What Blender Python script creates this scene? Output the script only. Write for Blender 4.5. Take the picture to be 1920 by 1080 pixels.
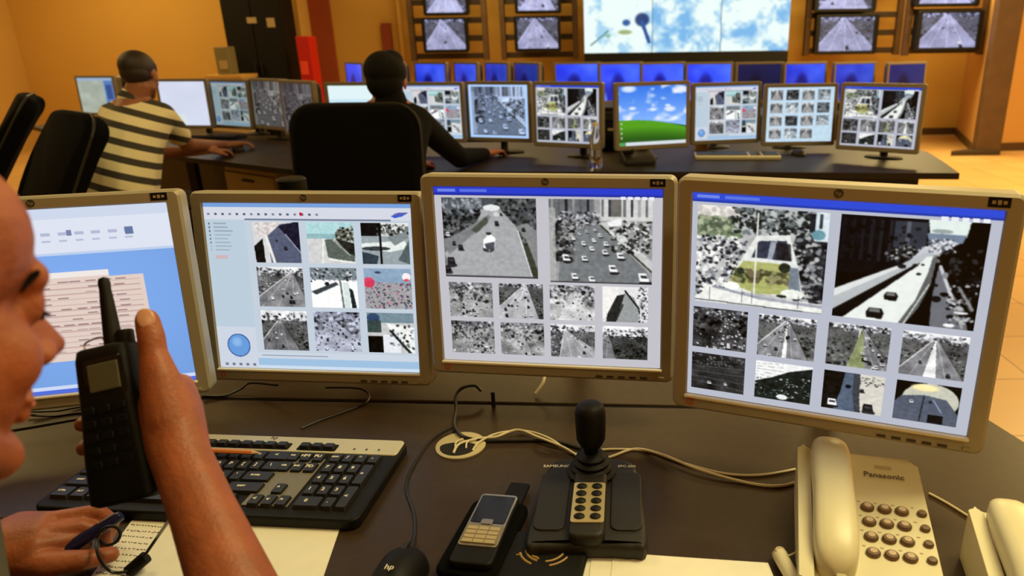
import bpy, bmesh, math, random
import numpy as np
from mathutils import Vector, Matrix, Euler

for o in list(bpy.data.objects): bpy.data.objects.remove(o, do_unlink=True)
SC = bpy.context.scene
COL = SC.collection
PI = math.pi
R = math.radians

# ------------------------------------------------------------ camera, world, lights, exposure
FPX, PITCH, ROLL, CX = 1327.0, R(19.28), R(-0.82), 1136.6
CAM = Vector((0, 0, 1.38))
_f = Vector((0, math.cos(PITCH), -math.sin(PITCH)))
_u0 = Vector((0, math.sin(PITCH), math.cos(PITCH)))
_r0 = Vector((1, 0, 0))
_r = _r0 * math.cos(ROLL) + _u0 * math.sin(ROLL)
_u = -_r0 * math.sin(ROLL) + _u0 * math.cos(ROLL)
cd = bpy.data.cameras.new('camera')
cam = bpy.data.objects.new('camera', cd); COL.objects.link(cam)
cam.matrix_world = Matrix(((_r.x, _u.x, -_f.x, CAM.x), (_r.y, _u.y, -_f.y, CAM.y), (_r.z, _u.z, -_f.z, CAM.z), (0, 0, 0, 1)))
cd.sensor_width = 36; cd.lens = FPX / 1920 * 36
cd.shift_x = -(CX - 960) / 1920
cd.clip_start = .02
cd.dof.use_dof = True; cd.dof.focus_distance = 1.15; cd.dof.aperture_fstop = 5.2
SC.camera = cam
w = bpy.data.worlds.new('world'); SC.world = w; w.use_nodes = True
w.node_tree.nodes['Background'].inputs[0].default_value = (1, .75, .4, 1)
w.node_tree.nodes['Background'].inputs[1].default_value = .1
SC.view_settings.view_transform = 'Standard'; SC.view_settings.look = 'None'
SC.view_settings.exposure = 0; SC.view_settings.gamma = 1; SC.view_settings.use_curve_mapping = False
LK = .62
NEAR = (1, .86, .40)
def area(name, loc, size, e, col=(1, .76, .31), rot=(0, 0, 0)):
    l = bpy.data.lights.new(name, 'AREA'); l.shape = 'RECTANGLE'; l.size = size[0]; l.size_y = size[1]
    l.energy = e * LK; l.color = col
    o = bpy.data.objects.new(name, l); COL.objects.link(o); o.location = loc; o.rotation_euler = rot
    return o
# unseen ceiling light panels, plus lamps added for fill
area('ceiling_light', (1.3, 1.1, 3.15), (1.2, .6), 105, NEAR)
area('ceiling_light', (1.1, -1.1, 3.15), (1.2, .6), 30, NEAR)  # added behind the camera to brighten the bezels that face it
area('ceiling_light', (-2.0, 2.0, 3.15), (1.2, .6), 34, NEAR)
area('ceiling_light', (-5.2, 4.6, 3.15), (1.2, 1.2), 82)
area('ceiling_light', (-6.2, 8.8, 3.15), (1.6, 1.2), 120)
area('ceiling_light', (-1.5, 8.8, 3.15), (1.6, 1.2), 120)
area('ceiling_light', (2.8, 8.0, 3.15), (1.6, 1.2), 190)
area('ceiling_light', (4.6, 5.6, 3.15), (1.4, 1.4), 330)
area('ceiling_light', (3.9, 9.0, 3.15), (.8, .6), 170)  # added to brighten the right part of the back wall
area('ceiling_light', (.2, 5.0, 3.15), (1.2, .6), 30)

def ray(px, py): return _f + _r * ((px - CX) / FPX) - _u * ((py - 540) / FPX)
def D(px, py, d): return CAM + ray(px, py) * d                      # a point at a given distance along the view
def onz(px, py, z):
    r = ray(px, py); return CAM + r * ((z - CAM.z) / r.z)
def ony(px, py, y):
    r = ray(px, py); return CAM + r * (y / r.y)
TZ = .75                                                            # desk tops

# ------------------------------------------------------------ materials
def lin(c): return tuple(((v / 255) / 12.92 if v / 255 <= .04045 else ((v / 255 + .055) / 1.055) ** 2.4) for v in c)
def mat(name, col, rough=.5, metal=0, noise=0, nscale=20, bump=0, bscale=200, spec=.5, emit=None, estr=0, sss=0):
    m = bpy.data.materials.new(name); m.use_nodes = True
    nt = m.node_tree; b = nt.nodes['Principled BSDF']
    b.inputs['Base Color'].default_value = (*col, 1); b.inputs['Roughness'].default_value = rough
    b.inputs['Metallic'].default_value = metal; b.inputs['Specular IOR Level'].default_value = spec
    tc = nt.nodes.new('ShaderNodeTexCoord')
    if noise:
        n = nt.nodes.new('ShaderNodeTexNoise'); n.inputs['Scale'].default_value = nscale; n.inputs['Detail'].default_value = 5
        nt.links.new(tc.outputs['Object'], n.inputs['Vector'])
        r = nt.nodes.new('ShaderNodeValToRGB'); e = r.color_ramp.elements
        e[0].position = .3; e[1].position = .7
        e[0].color = (*[c * (1 - noise) for c in col], 1); e[1].color = (*[min(1, c * (1 + noise)) for c in col], 1)
        nt.links.new(n.outputs['Fac'], r.inputs['Fac']); nt.links.new(r.outputs['Color'], b.inputs['Base Color'])
    if bump:
        n = nt.nodes.new('ShaderNodeTexNoise'); n.inputs['Scale'].default_value = bscale; n.inputs['Detail'].default_value = 3
        nt.links.new(tc.outputs['Object'], n.inputs['Vector'])
        bp = nt.nodes.new('ShaderNodeBump'); bp.inputs['Strength'].default_value = bump; bp.inputs['Distance'].default_value = .002
        nt.links.new(n.outputs['Fac'], bp.inputs['Height']); nt.links.new(bp.outputs['Normal'], b.inputs['Normal'])
    if emit:
        b.inputs['Emission Color'].default_value = (*emit, 1); b.inputs['Emission Strength'].default_value = estr
    if sss:
        b.inputs['Subsurface Weight'].default_value = sss; b.inputs['Subsurface Radius'].default_value = (.01, .004, .002)
        b.inputs['Subsurface Scale'].default_value = 1
    return m
M = {}
M['bezel'] = mat('silver_plastic', (.38, .33, .23), .45, .1, bump=.05, bscale=900)
M['bezel2'] = mat('silver_plastic_dull', (.22, .18, .12), .5, .1)
M['lip'] = mat('bright_lip', (.92, .84, .62), .35)  # pale colour paints the highlight on the lower bezel edge
M['black'] = mat('black_plastic', (.0045, .004, .0035), .55, spec=.22, bump=.08, bscale=700)
M['blackgloss'] = mat('black_gloss', (.008, .008, .009), .12)
M['darkgrey'] = mat('dark_grey_plastic', (.016, .014, .011), .5, spec=.35, bump=.15, bscale=1200)
M['fabric'] = mat('black_upholstery', (.002, .0018, .0018), .9, spec=.08, bump=.3, bscale=500)
M['desk'] = mat('brown_laminate', (.038, .022, .011), .38, noise=.12, nscale=60, bump=.04, bscale=900, spec=.3)
M['desk2'] = mat('dark_laminate', (.022, .015, .010), .45, noise=.15, nscale=14, spec=.15)
M['deskdark'] = mat('black_laminate', (.012, .010, .008), .6)
M['gap'] = mat('gap_strip', (.004, .003, .003), .9)
M['ivory'] = mat('ivory_plastic', (.74, .68, .47), .38, noise=.02, nscale=30)
M['ivorydark'] = mat('ivory_shade_plastic', (.50, .42, .24), .5)  # darker ivory for trims, plugs and marks
M['paper'] = mat('paper', (.86, .82, .70), .8, noise=.02, nscale=40)
M['ink'] = mat('ink', (.16, .13, .12), .8)
M['keytop'] = mat('phone_key', (.15, .085, .045), .4)
M['keycap'] = mat('phone_key_top', (.55, .42, .30), .4)
M['legend'] = mat('key_legend', (.85, .80, .68), .6)
M['kb'] = mat('keyboard_key', (.010, .009, .008), .42)
M['kbsilver'] = mat('keyboard_silver', (.62, .56, .38), .4, .25)
M['kbgrey'] = mat('keyboard_grey', (.20, .18, .13), .45, .2)
M['logo'] = mat('logo_dark', (.06, .045, .03), .5)
M['red'] = mat('red_mark', (.62, .10, .04), .5)
M['skin'] = mat('skin', (.33, .090, .032), .5, noise=.16, nscale=38, bump=.35, bscale=240, sss=.06)
M['skin2'] = mat('skin_brown', (.30, .11, .045), .55, noise=.08, nscale=30)
M['nail'] = mat('nail', (.62, .30, .18), .3)
M['lips'] = mat('lips', (.50, .16, .09), .5)
M['hair'] = mat('dark_hair', (.004, .003, .002), .85, spec=.2, bump=.6, bscale=300)
M['brow'] = mat('brow_hair', (.004, .003, .0025), .95, spec=.05)
M['cropped'] = mat('cropped_hair', (.022, .012, .007), .55, bump=.5, bscale=500)
M['eye'] = mat('eye_white', (.6, .55, .48), .2)
M['iris'] = mat('iris', (.03, .015, .008), .15)
M['greyshirt'] = mat('grey_shirt', (.085, .080, .062), .85, bump=.4, bscale=500)
M['jacket'] = mat('black_jacket', (.004, .0035, .003), .9, spec=.15, bump=.3, bscale=300)
M['trousers'] = mat('dark_trousers', (.012, .012, .014), .85)
M['shoe'] = mat('black_shoe', (.01, .01, .01), .4)
M['steel'] = mat('brushed_steel', (.50, .46, .38), .3, .9)
M['cable'] = mat('black_cable', (.010, .009, .008), .4)
M['whitecable'] = mat('cream_cable', (.66, .57, .36), .4)
M['bluepen'] = mat('navy_pen', (.008, .012, .06), .25)
M['pencil'] = mat('orange_pencil', (.80, .24, .05), .4)
M['wood'] = mat('pencil_wood', (.75, .50, .28), .6)
M['gold'] = mat('gold_print', (.42, .27, .09), .5)
M['goldkey'] = mat('gold_key_plate', (.62, .50, .26), .35, .5)
M['bronze'] = mat('bronze_phone_keys', (.40, .33, .20), .3, .7)
M['lcd'] = mat('lcd_glass', (.11, .11, .07), .2)
M['glass'] = mat('clear_plastic', (.9, .9, .85), .05)
M['glass'].node_tree.nodes['Principled BSDF'].inputs['Transmission Weight'].default_value = .95
M['rack'] = mat('brown_rack', (.085, .042, .016), .55, noise=.15, nscale=8)
M['rackdark'] = mat('dark_brown_rack', (.035, .018, .008), .55)
M['cabinet'] = mat('black_cabinet', (.005, .0042, .003), .6, spec=.2)
M['redcab'] = mat('red_cabinet', (.50, .008, .004), .4)
M['redbright'] = mat('red_bright', (.80, .07, .03), .4)
M['door'] = mat('rust_door', (.30, .052, .012), .6, noise=.08, nscale=3)
M['column'] = mat('rust_column', (.24, .040, .012), .6)
M['wall'] = mat('ochre_wall', (.56, .315, .062), .85, noise=.02, nscale=2)
M['wallR'] = mat('orange_wall', (.56, .30, .085), .85, noise=.02, nscale=2)
M['wallL'] = mat('ochre_wall_side', (.58, .34, .085), .85, noise=.02, nscale=2)
M['ceil'] = mat('ceiling_paint', (.6, .5, .3), .9)
M['baseboard'] = mat('baseboard_brown', (.07, .035, .014), .5)
M['greybox'] = mat('grey_green_box', (.20, .17, .08), .6)
M['beige'] = mat('beige_laminate', (.42, .32, .17), .5)

def floor_mat():
    m = mat('floor_tile', (.56, .37, .17), .35)
    nt = m.node_tree; b = nt.nodes['Principled BSDF']
    tc = nt.nodes.new('ShaderNodeTexCoord')
    br = nt.nodes.new('ShaderNodeTexBrick'); br.offset = 0; br.inputs['Scale'].default_value = 1
    br.inputs['Brick Width'].default_value = .45; br.inputs['Row Height'].default_value = .45
    br.inputs['Mortar Size'].default_value = .004
    br.inputs['Color1'].default_value = (.60, .36, .14, 1); br.inputs['Color2'].default_value = (.53, .31, .115, 1)
    br.inputs['Mortar'].default_value = (.26, .14, .05, 1)
    nt.links.new(tc.outputs['Object'], br.inputs['Vector']); nt.links.new(br.outputs['Color'], b.inputs['Base Color'])
    return m
M['floor'] = floor_mat()

def screen_mat():
    m = bpy.data.materials.new('lit_screen'); m.use_nodes = True; nt = m.node_tree; b = nt.nodes['Principled BSDF']
    b.inputs['Base Color'].default_value = (.01, .01, .012, 1); b.inputs['Roughness'].default_value = .35
    b.inputs['Specular IOR Level'].default_value = .2
    a = nt.nodes.new('ShaderNodeAttribute'); a.attribute_name = 'Col'
    nt.links.new(a.outputs['Color'], b.inputs['Emission Color']); b.inputs['Emission Strength'].default_value = 1.0
    m.cycles.emission_sampling = 'NONE'
    return m
M['screen'] = screen_mat()

# ------------------------------------------------------------ object helpers
def link(name, me, m=None, parent=None, loc=None, rot=None):
    o = bpy.data.objects.new(name, me); COL.objects.link(o)
    if m is not None and me is not None: me.materials.append(M[m] if isinstance(m, str) else m)
    if parent: o.parent = parent
    if loc is not None: o.location = loc
    if rot is not None: o.rotation_euler = rot
    return o
def obj(name, bm, m, parent=None, loc=None, rot=None, smooth=False):
    me = bpy.data.meshes.new(name)
    bmesh.ops.recalc_face_normals(bm, faces=bm.faces)
    bm.to_mesh(me); bm.free()
    if smooth:
        me.shade_smooth()
        try: me.set_sharp_from_angle(angle=R(40))
        except Exception: pass
    return link(name, me, m, parent, loc, rot)
def tag(o, label, cat, group=None):
    o['label'] = label; o['category'] = cat
    if group: o['group'] = group
    return o
def thing(name, label, cat, loc=(0, 0, 0), rz=0, group=None):
    o = bpy.data.objects.new(name, None); COL.objects.link(o); o.location = loc; o.rotation_euler = (0, 0, rz)
    o.empty_display_size = .05
    return tag(o, label, cat, group)
def copy_tree(o, parent=None):
    c = o.copy(); COL.objects.link(c); c.parent = parent
    for ch in list(o.children): copy_tree(ch, c)
    return c
def box(bm, cx, cy, cz, sx, sy, sz, bev=0, seg=2, rot=None):
    r = bmesh.ops.create_cube(bm, size=1)
    vs = r['verts']
    for v in vs: v.co = Vector((v.co.x * sx, v.co.y * sy, v.co.z * sz))
    if bev:
        es = list({e for v in vs for e in v.link_edges})
        g = bmesh.ops.bevel(bm, geom=es, offset=bev, segments=seg, affect='EDGES', profile=.5)
        vs = list(set([v for v in g['verts']] + [v for v in vs if v.is_valid]))
    if rot is not None:
        for v in vs: v.co = rot @ v.co
    for v in vs: v.co += Vector((cx, cy, cz))
    return vs
def B(*a, **k):
    bm = bmesh.new(); box(bm, *a, **k); return bm
def rrect(w, h, r, n=6):
    pts = []
    for (sx, sy, a0) in ((1, 1, 0), (-1, 1, 90), (-1, -1, 180), (1, -1, 270)):
        for i in range(n + 1):
            a = R(a0 + 90 * i / n); pts.append((sx * (w / 2 - r) + r * math.cos(a), sy * (h / 2 - r) + r * math.sin(a)))
    return pts
def inset(pts, d):
    c = (sum(p[0] for p in pts) / len(pts), sum(p[1] for p in pts) / len(pts))
    out = []
    n = len(pts)
    for i in range(n):
        a = Vector(pts[i - 1]); b = Vector(pts[i]); e = Vector(pts[(i + 1) % n])
        t = (e - a).normalized(); nrm = Vector((t.y, -t.x))
        out.append((b.x - nrm.x * d, b.y - nrm.y * d))
    return out
def loft(bm, rings, cap0=True, cap1=True, close=True):
    vr = [[bm.verts.new(p) for p in r] for r in rings]
    for a, b in zip(vr[:-1], vr[1:]):
        n = len(a)
        for i in range(n if close else n - 1):
            j = (i + 1) % n
            bm.faces.new((a[i], a[j], b[j], b[i]))
    if cap0: bm.faces.new(list(reversed(vr[0])))
    if cap1: bm.faces.new(vr[-1])
    return vr
def slab(bm, pts, z0, z1, bev=0, n=3):
    """closed outline (counterclockwise) extruded, rounded on its upper and lower rims"""
    A = sum(pts[i - 1][0] * pts[i][1] - pts[i][0] * pts[i - 1][1] for i in range(len(pts)))
    if A < 0: pts = pts[::-1]
    rings = []
    if bev:
        for i in range(n + 1):
            a = PI / 2 * i / n; q = inset(pts, bev * (1 - math.sin(a))); rings.append([(x, y, z0 + bev * (1 - math.cos(a))) for x, y in q])
        for i in range(n + 1):
            a = PI / 2 * i / n; q = inset(pts, bev * (1 - math.cos(a))); rings.append([(x, y, z1 - bev * (1 - math.sin(a))) for x, y in q])
    else: rings = [[(x, y, z0) for x, y in pts], [(x, y, z1) for x, y in pts]]
    loft(bm, rings)
def RP(w, h, r, z0, z1, bev=0, cx=0, cy=0):
    bm = bmesh.new(); slab(bm, [(x + cx, y + cy) for x, y in rrect(w, h, r)], z0, z1, bev); return bm
def frame_ring(bm, w, h, r, iw, ih, icx, icy, z0, z1, bev=.003):
    """rectangular frame with a rectangular opening, face towards +z"""
    o = rrect(w, h, r, 5); n = len(o)
    i_ = rrect(iw, ih, .0015, 5); i_ = [(x + icx, y + icy) for x, y in i_]
    rings = [[(x, y, z0) for x, y in o], [(x, y, z1 - bev) for x, y in o], [(x, y, z1) for x, y in inset(o, bev)],
             [(x, y, z1) for x, y in inset(i_, -.002)], [(x, y, z1 - .003) for x, y in i_], [(x, y, z0) for x, y in i_]]
    vr = loft(bm, rings, False, False)
    for i in range(n):
        j = (i + 1) % n; bm.faces.new((vr[-1][i], vr[-1][j], vr[0][j], vr[0][i]))
def lathe(bm, prof, n=24, c=(0, 0, 0), sx=1, sy=1):
    rings = [[(c[0] + r * sx * math.cos(2 * PI * i / n), c[1] + r * sy * math.sin(2 * PI * i / n), c[2] + z) for i in range(n)] for r, z in prof]
    loft(bm, rings)
def LA(prof, n=24, **k):
    bm = bmesh.new(); lathe(bm, prof, n, **k); return bm
def crom(P, k=8):
    P = [Vector(p) for p in P]; out = []
    for i in range(len(P) - 1):
        a = P[max(i - 1, 0)]; b = P[i]; c = P[i + 1]; d = P[min(i + 2, len(P) - 1)]
        for s in range(k):
            t = s / k
            out.append(.5 * ((2 * b) + (c - a) * t + (2 * a - 5 * b + 4 * c - d) * t * t + (3 * b - a - 3 * c + d) * t ** 3))
    out.append(P[-1]); return out
def tube(bm, P, r, n=8, smooth=8, r1=None):
    P = crom(P, smooth) if smooth > 1 else [Vector(p) for p in P]
    rings = []; up = Vector((0, 0, 1)); prev = None
    for i, p in enumerate(P):
        t = (P[min(i + 1, len(P) - 1)] - P[max(i - 1, 0)]).normalized()
        if prev is None:
            a = t.cross(up)
            if a.length < .05: a = t.cross(Vector((1, 0, 0)))
            a.normalize()
        else: a = (prev - t * prev.dot(t)).normalized()
        prev = a; b = t.cross(a)
        rr = r if r1 is None else r + (r1 - r) * i / (len(P) - 1)
        rings.append([p + (a * math.cos(2 * PI * k / n) + b * math.sin(2 * PI * k / n)) * rr for k in range(n)])
    loft(bm, rings)
def T(P, r, n=8, smooth=8, r1=None):
    bm = bmesh.new(); tube(bm, P, r, n, smooth, r1); return bm
def text(name, s, size, m, parent, loc, rot=(0, 0, 0), ext=.0002, bold=0, mtx=None):
    cu = bpy.data.curves.new('txt', 'FONT'); cu.body = s; cu.size = size; cu.extrude = ext; cu.align_x = 'CENTER'; cu.align_y = 'CENTER'
    cu.offset = bold; cu.resolution_u = 2
    t = bpy.data.objects.new('txt', cu); COL.objects.link(t)
    dg = bpy.context.evaluated_depsgraph_get(); me = bpy.data.meshes.new_from_object(t.evaluated_get(dg))
    bpy.data.objects.remove(t, do_unlink=True); bpy.data.curves.remove(cu)
    me.materials.clear()
    return link(name, me, m, parent, loc, rot)
def struct(name, bm, m, parent=None, smooth=False):
    o = obj(name, bm, m, parent, smooth=smooth); o['kind'] = 'structure'; return o

# ---- organic surfaces: overlapping tapered limbs fused into one continuous skin
def sph(c, r, n=12, m=8, rad=None, rot=None):
    P = []
    for i in range(m + 1):
        a = PI * i / m
        for k in range(n):
            b = 2 * PI * k / n; v = Vector((math.sin(a) * math.cos(b), math.sin(a) * math.sin(b), math.cos(a)))
            if rad: v = Vector((v.x * rad[0], v.y * rad[1], v.z * rad[2]))
            else: v = v * r
            if rot is not None: v = rot @ v
            P.append(Vector(c) + v)
    return P
def hull(bm, P):
    vs = [bm.verts.new(p) for p in P]
    g = bmesh.ops.convex_hull(bm, input=vs, use_existing_faces=False)
    dead = list({e for e in g['geom_interior'] + g['geom_unused'] if isinstance(e, bmesh.types.BMVert)})
    if dead: bmesh.ops.delete(bm, geom=dead, context='VERTS')
def fuse(name, parts, voxel, smooth, m, parent=None, deform=None):
    bm = bmesh.new()
    for p in parts:
        if p[0] == 'c': hull(bm, sph(p[1], p[2]) + sph(p[3], p[4]))
        elif p[0] == 'h': hull(bm, [q for c, r in p[1] for q in sph(c, r)])
        elif p[0] == 'e': hull(bm, sph(p[1], 1, 20, 14, p[2], p[3] if len(p) > 3 else None))
    me = bpy.data.meshes.new(name); bm.to_mesh(me); bm.free()
    o = bpy.data.objects.new(name, me); COL.objects.link(o)
    rm = o.modifiers.new('r', 'REMESH'); rm.mode = 'VOXEL'; rm.voxel_size = voxel
    sm = o.modifiers.new('s', 'SMOOTH'); sm.factor = .5; sm.iterations = smooth
    dg = bpy.context.evaluated_depsgraph_get(); me2 = bpy.data.meshes.new_from_object(o.evaluated_get(dg))
    bpy.data.objects.remove(o, do_unlink=True); bpy.data.meshes.remove(me)
    me2.name = name; me2.shade_smooth(); me2.materials.clear()
    return link(name, me2, m, parent)
# ------------------------------------------------------------ what the screens show, drawn with numpy into a fine grid of emissive points
class Pic:
    def __init__(s, w, h, col=(200, 205, 215)):
        s.w, s.h = w, h; s.a = np.zeros((h, w, 3)) + np.array(col) / 255.
        s.X, s.Y = np.meshgrid((np.arange(w) + .5) / w, (np.arange(h) + .5) / h)
    def mix(s, m, col, al=1.):
        m = (m * al)[..., None] if m.dtype != bool else (m.astype(float) * al)[..., None]
        s.a = s.a * (1 - m) + (np.array(col) / 255.) * m
    def rect(s, x0, y0, x1, y1, col, al=1.): s.mix((s.X >= x0) & (s.X < x1) & (s.Y >= y0) & (s.Y < y1), col, al)
    def mask(s, P):
        ins = np.zeros(s.X.shape, bool); n = len(P)
        for i in range(n):
            (x0, y0), (x1, y1) = P[i - 1], P[i]
            if y0 == y1: continue
            c = ((s.Y >= min(y0, y1)) & (s.Y < max(y0, y1)))
            ins ^= c & (s.X < x0 + (s.Y - y0) * (x1 - x0) / (y1 - y0))
        return ins
    def poly(s, P, col, al=1.): s.mix(s.mask(P), col, al)
    def ell(s, cx, cy, rx, ry, col, al=1., soft=0):
        d = ((s.X - cx) / rx) ** 2 + ((s.Y - cy) / ry) ** 2
        s.mix(np.clip((1 - d) / soft, 0, 1) if soft else d < 1, col, al)
    def line(s, x0, y0, x1, y1, t, col, al=1.):
        dx, dy = x1 - x0, y1 - y0; L = dx * dx + dy * dy + 1e-9
        u = np.clip(((s.X - x0) * dx + (s.Y - y0) * dy) / L, 0, 1)
        s.mix(np.hypot(s.X - x0 - u * dx, s.Y - y0 - u * dy) < t, col, al)
    def vn(s, rng, k, ky=None):
        ky = ky or k; g = rng.random((ky + 2, k + 2)); x = s.X * k; y = s.Y * ky
        i = x.astype(int); j = y.astype(int); fx = x - i; fy = y - j
        return g[j, i] * (1 - fx) * (1 - fy) + g[j, i + 1] * fx * (1 - fy) + g[j + 1, i] * (1 - fx) * fy + g[j + 1, i + 1] * fx * fy
    def noise(s, rng, k, amp, m=None):
        n = (s.vn(rng, k) - .5) * 2 * amp
        if m is not None: n = n * m
        s.a = np.clip(s.a + n[..., None], 0, 1)
    def speck(s, rng, n, reg, cols, size=(.008, .03), persp=False):
        x0, y0, x1, y1 = reg
        for _ in range(int(n * 1.8)):
            x = rng.uniform(x0, x1); y = rng.uniform(y0, y1); z = .68 * rng.uniform(*size) ** 1.0 * ((.35 + 1.1 * (y - y0) / (y1 - y0 + 1e-9)) if persp else 1)
            c = cols[rng.integers(len(cols))]
            q = z * 1.7; X0, X1 = int((x - q) * s.w), int((x + q) * s.w) + 2; Y0, Y1 = int((y - q) * s.h), int((y + q) * s.h) + 2
            X0, Y0 = max(X0, 0), max(Y0, 0)
            if X1 > X0 and Y1 > Y0 and X0 < s.w and Y0 < s.h:
                th = rng.uniform(-1.6, 1.6); dx = s.X[Y0:Y1, X0:X1] - x; dy = s.Y[Y0:Y1, X0:X1] - y
                u = (dx * math.cos(th) + dy * math.sin(th)) / (z * 1.15); v = (-dx * math.sin(th) + dy * math.cos(th)) / (z * .8)
                m = np.clip((1.15 - u * u - v * v) * 2.2, 0, 1)[..., None] * .85
                s.a[Y0:Y1, X0:X1] = s.a[Y0:Y1, X0:X1] * (1 - m) + np.array(c) / 255. * m
    def car(s, x, y, z, dark=False, tilt=0):
        b = (35, 35, 40) if dark else (235, 235, 235); g = (70, 70, 75) if dark else (60, 62, 70)
        s.ell(x + z * .1, y + z * .75, z * .75, z * .35, (25, 25, 28), .8)
        s.poly([(x - z * .55 + tilt * z, y - z * .7), (x + z * .4 + tilt * z, y - z * .7), (x + z * .65, y + z * .6), (x - z * .6, y + z * .6)], b)
        s.poly([(x - z * .38 + tilt * z * .6, y - z * .35), (x + z * .32 + tilt * z * .6, y - z * .35), (x + z * .42, y + z * .05), (x - z * .4, y + z * .05)], g)
    def blur(s, n=1):
        for _ in range(n):
            q = np.pad(s.a, ((1, 1), (1, 1), (0, 0)), 'edge'); s.a = (q[:-2, 1:-1] + q[2:, 1:-1] + q[1:-1, :-2] + q[1:-1, 2:] + 2 * q[1:-1, 1:-1]) / 6
        return s
    def put(s, x0, y0, x1, y1, fn, *a, **k):
        X0, X1, Y0, Y1 = int(x0 * s.w), int(x1 * s.w), int(y0 * s.h), int(y1 * s.h)
        p = Pic(max(X1 - X0, 4), max(Y1 - Y0, 4)); fn(p, *a, **k); p.blur(2 if p.w > 100 else 1); p.a = np.clip((p.a - .5) * 1.18 + .5, 0, 1); s.a[Y0:Y0 + p.h, X0:X0 + p.w] = p.a[:s.h - Y0, :s.w - X0]
    def tint(s, c, g=1.): s.a = np.clip((s.a ** g) * np.array(c), 0, 1)
G = lambda v, b=0: (v, v, v + b)
CARS = [(235, 235, 238), (40, 40, 44), (150, 150, 155), (90, 92, 98), (210, 212, 216), (25, 25, 27)]
TREES = [(30, 34, 32), (60, 66, 58), (95, 100, 92), (20, 20, 22), (130, 134, 128)]
CITY = [(90, 92, 98), (170, 172, 176), (50, 52, 56), (210, 212, 215), (120, 122, 128), (30, 30, 34)]

def sc_road(p, seed, hx=.5, hy=.3, bl=-.1, br=1.0, sky=225, road=130, side='tree', n=24, dark=1., median=None, tint=None):
    rng = np.random.default_rng(seed)
    p.a[:] = sky / 255.; p.noise(rng, 5, .05)
    p.rect(0, hy, 1, 1, G(int(95 * dark)))
    p.speck(rng, 60, (0, hy * .25, 1, hy + .05), CITY, (.02, .06))
    pal = TREES if side == 'tree' else CITY
    p.speck(rng, 190, (0, hy, 1, 1), [tuple(int(c * dark) for c in q) for q in pal], (.012, .05), True)
    p.poly([(hx - .04, hy), (hx + .05, hy), (br, 1), (bl, 1)], G(road, 3))
    for k in range(1, 4):
        u = k / 4; xb = bl + (br - bl) * u
        p.line(hx - .04 + .09 * u, hy, xb, 1, .006, G(min(255, road + 60)), .7)
    p.line(hx - .04, hy, bl, 1, .012, G(220), .8); p.line(hx + .05, hy, br, 1, .010, G(70), .8)
    if median: p.poly([(hx - .005, hy), (hx + .01, hy), (hx + median[1], 1), (hx + median[0], 1)], median[2])
    for _ in range(n):
        t = rng.uniform(.05, 1) ** 1.3; y = hy + (1 - hy) * t; u = rng.uniform(.12, .9)
        x = (hx - .04) + (bl - hx + .04) * t + ((.09) + (br - bl - .09) * t) * u
        p.car(x, y, .012 + .05 * t, rng.random() < .5)
    p.noise(rng, 26, .05); p.noise(rng, 7, .09)
    if tint: p.tint(tint)
def sc_jam(p, seed, base=70, n=170, tint=None):
    rng = np.random.default_rng(seed); p.a[:] = base / 255.
    p.noise(rng, 6, .15); p.speck(rng, 60, (0, 0, 1, .3), CITY, (.02, .07))
    p.speck(rng, 40, (0, .15, 1, .6), [(int(base * .3),) * 3, (int(base * .55),) * 3, (min(255, int(base * 1.3)),) * 3], (.03, .08))
    a = rng.uniform(-.3, .5); b = rng.uniform(.5, 1.3); hx = rng.uniform(.3, .7)
    p.poly([(hx - .05, .22), (hx + .07, .22), (b, 1), (a, 1)], G(min(235, int(base * 1.25))), .8)
    for k in range(6):
        for j in range(9):
            t = ((j + rng.random()) / 9) ** 1.5; u = (k + .5) / 6; x = (hx - .05 + .12 * u) * (1 - t) + (a + (b - a) * u) * t; y = .22 + .78 * t
            if rng.random() < n / 190: p.car(x, y, .012 + .045 * t, rng.random() < .4)
    p.speck(rng, n // 3, (0, .3, 1, 1), CARS, (.01, .03), True)
    p.noise(rng, 26, .06); p.noise(rng, 5, .10)
    if tint: p.tint(tint)
def sc_night(p, seed, base=55):
    rng = np.random.default_rng(seed); p.a[:] = base / 255.; p.noise(rng, 5, .1)
    for k in range(5): p.line(0, .25 + k * .13, 1, .12 + k * .2, .008, G(95))
    p.speck(rng, 40, (0, 0, 1, .3), [(110, 110, 115), (40, 40, 44)], (.02, .05))
    p.car(.35, .8, .06); p.car(.65, .78, .05); p.noise(rng, 28, 0.036)
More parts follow.
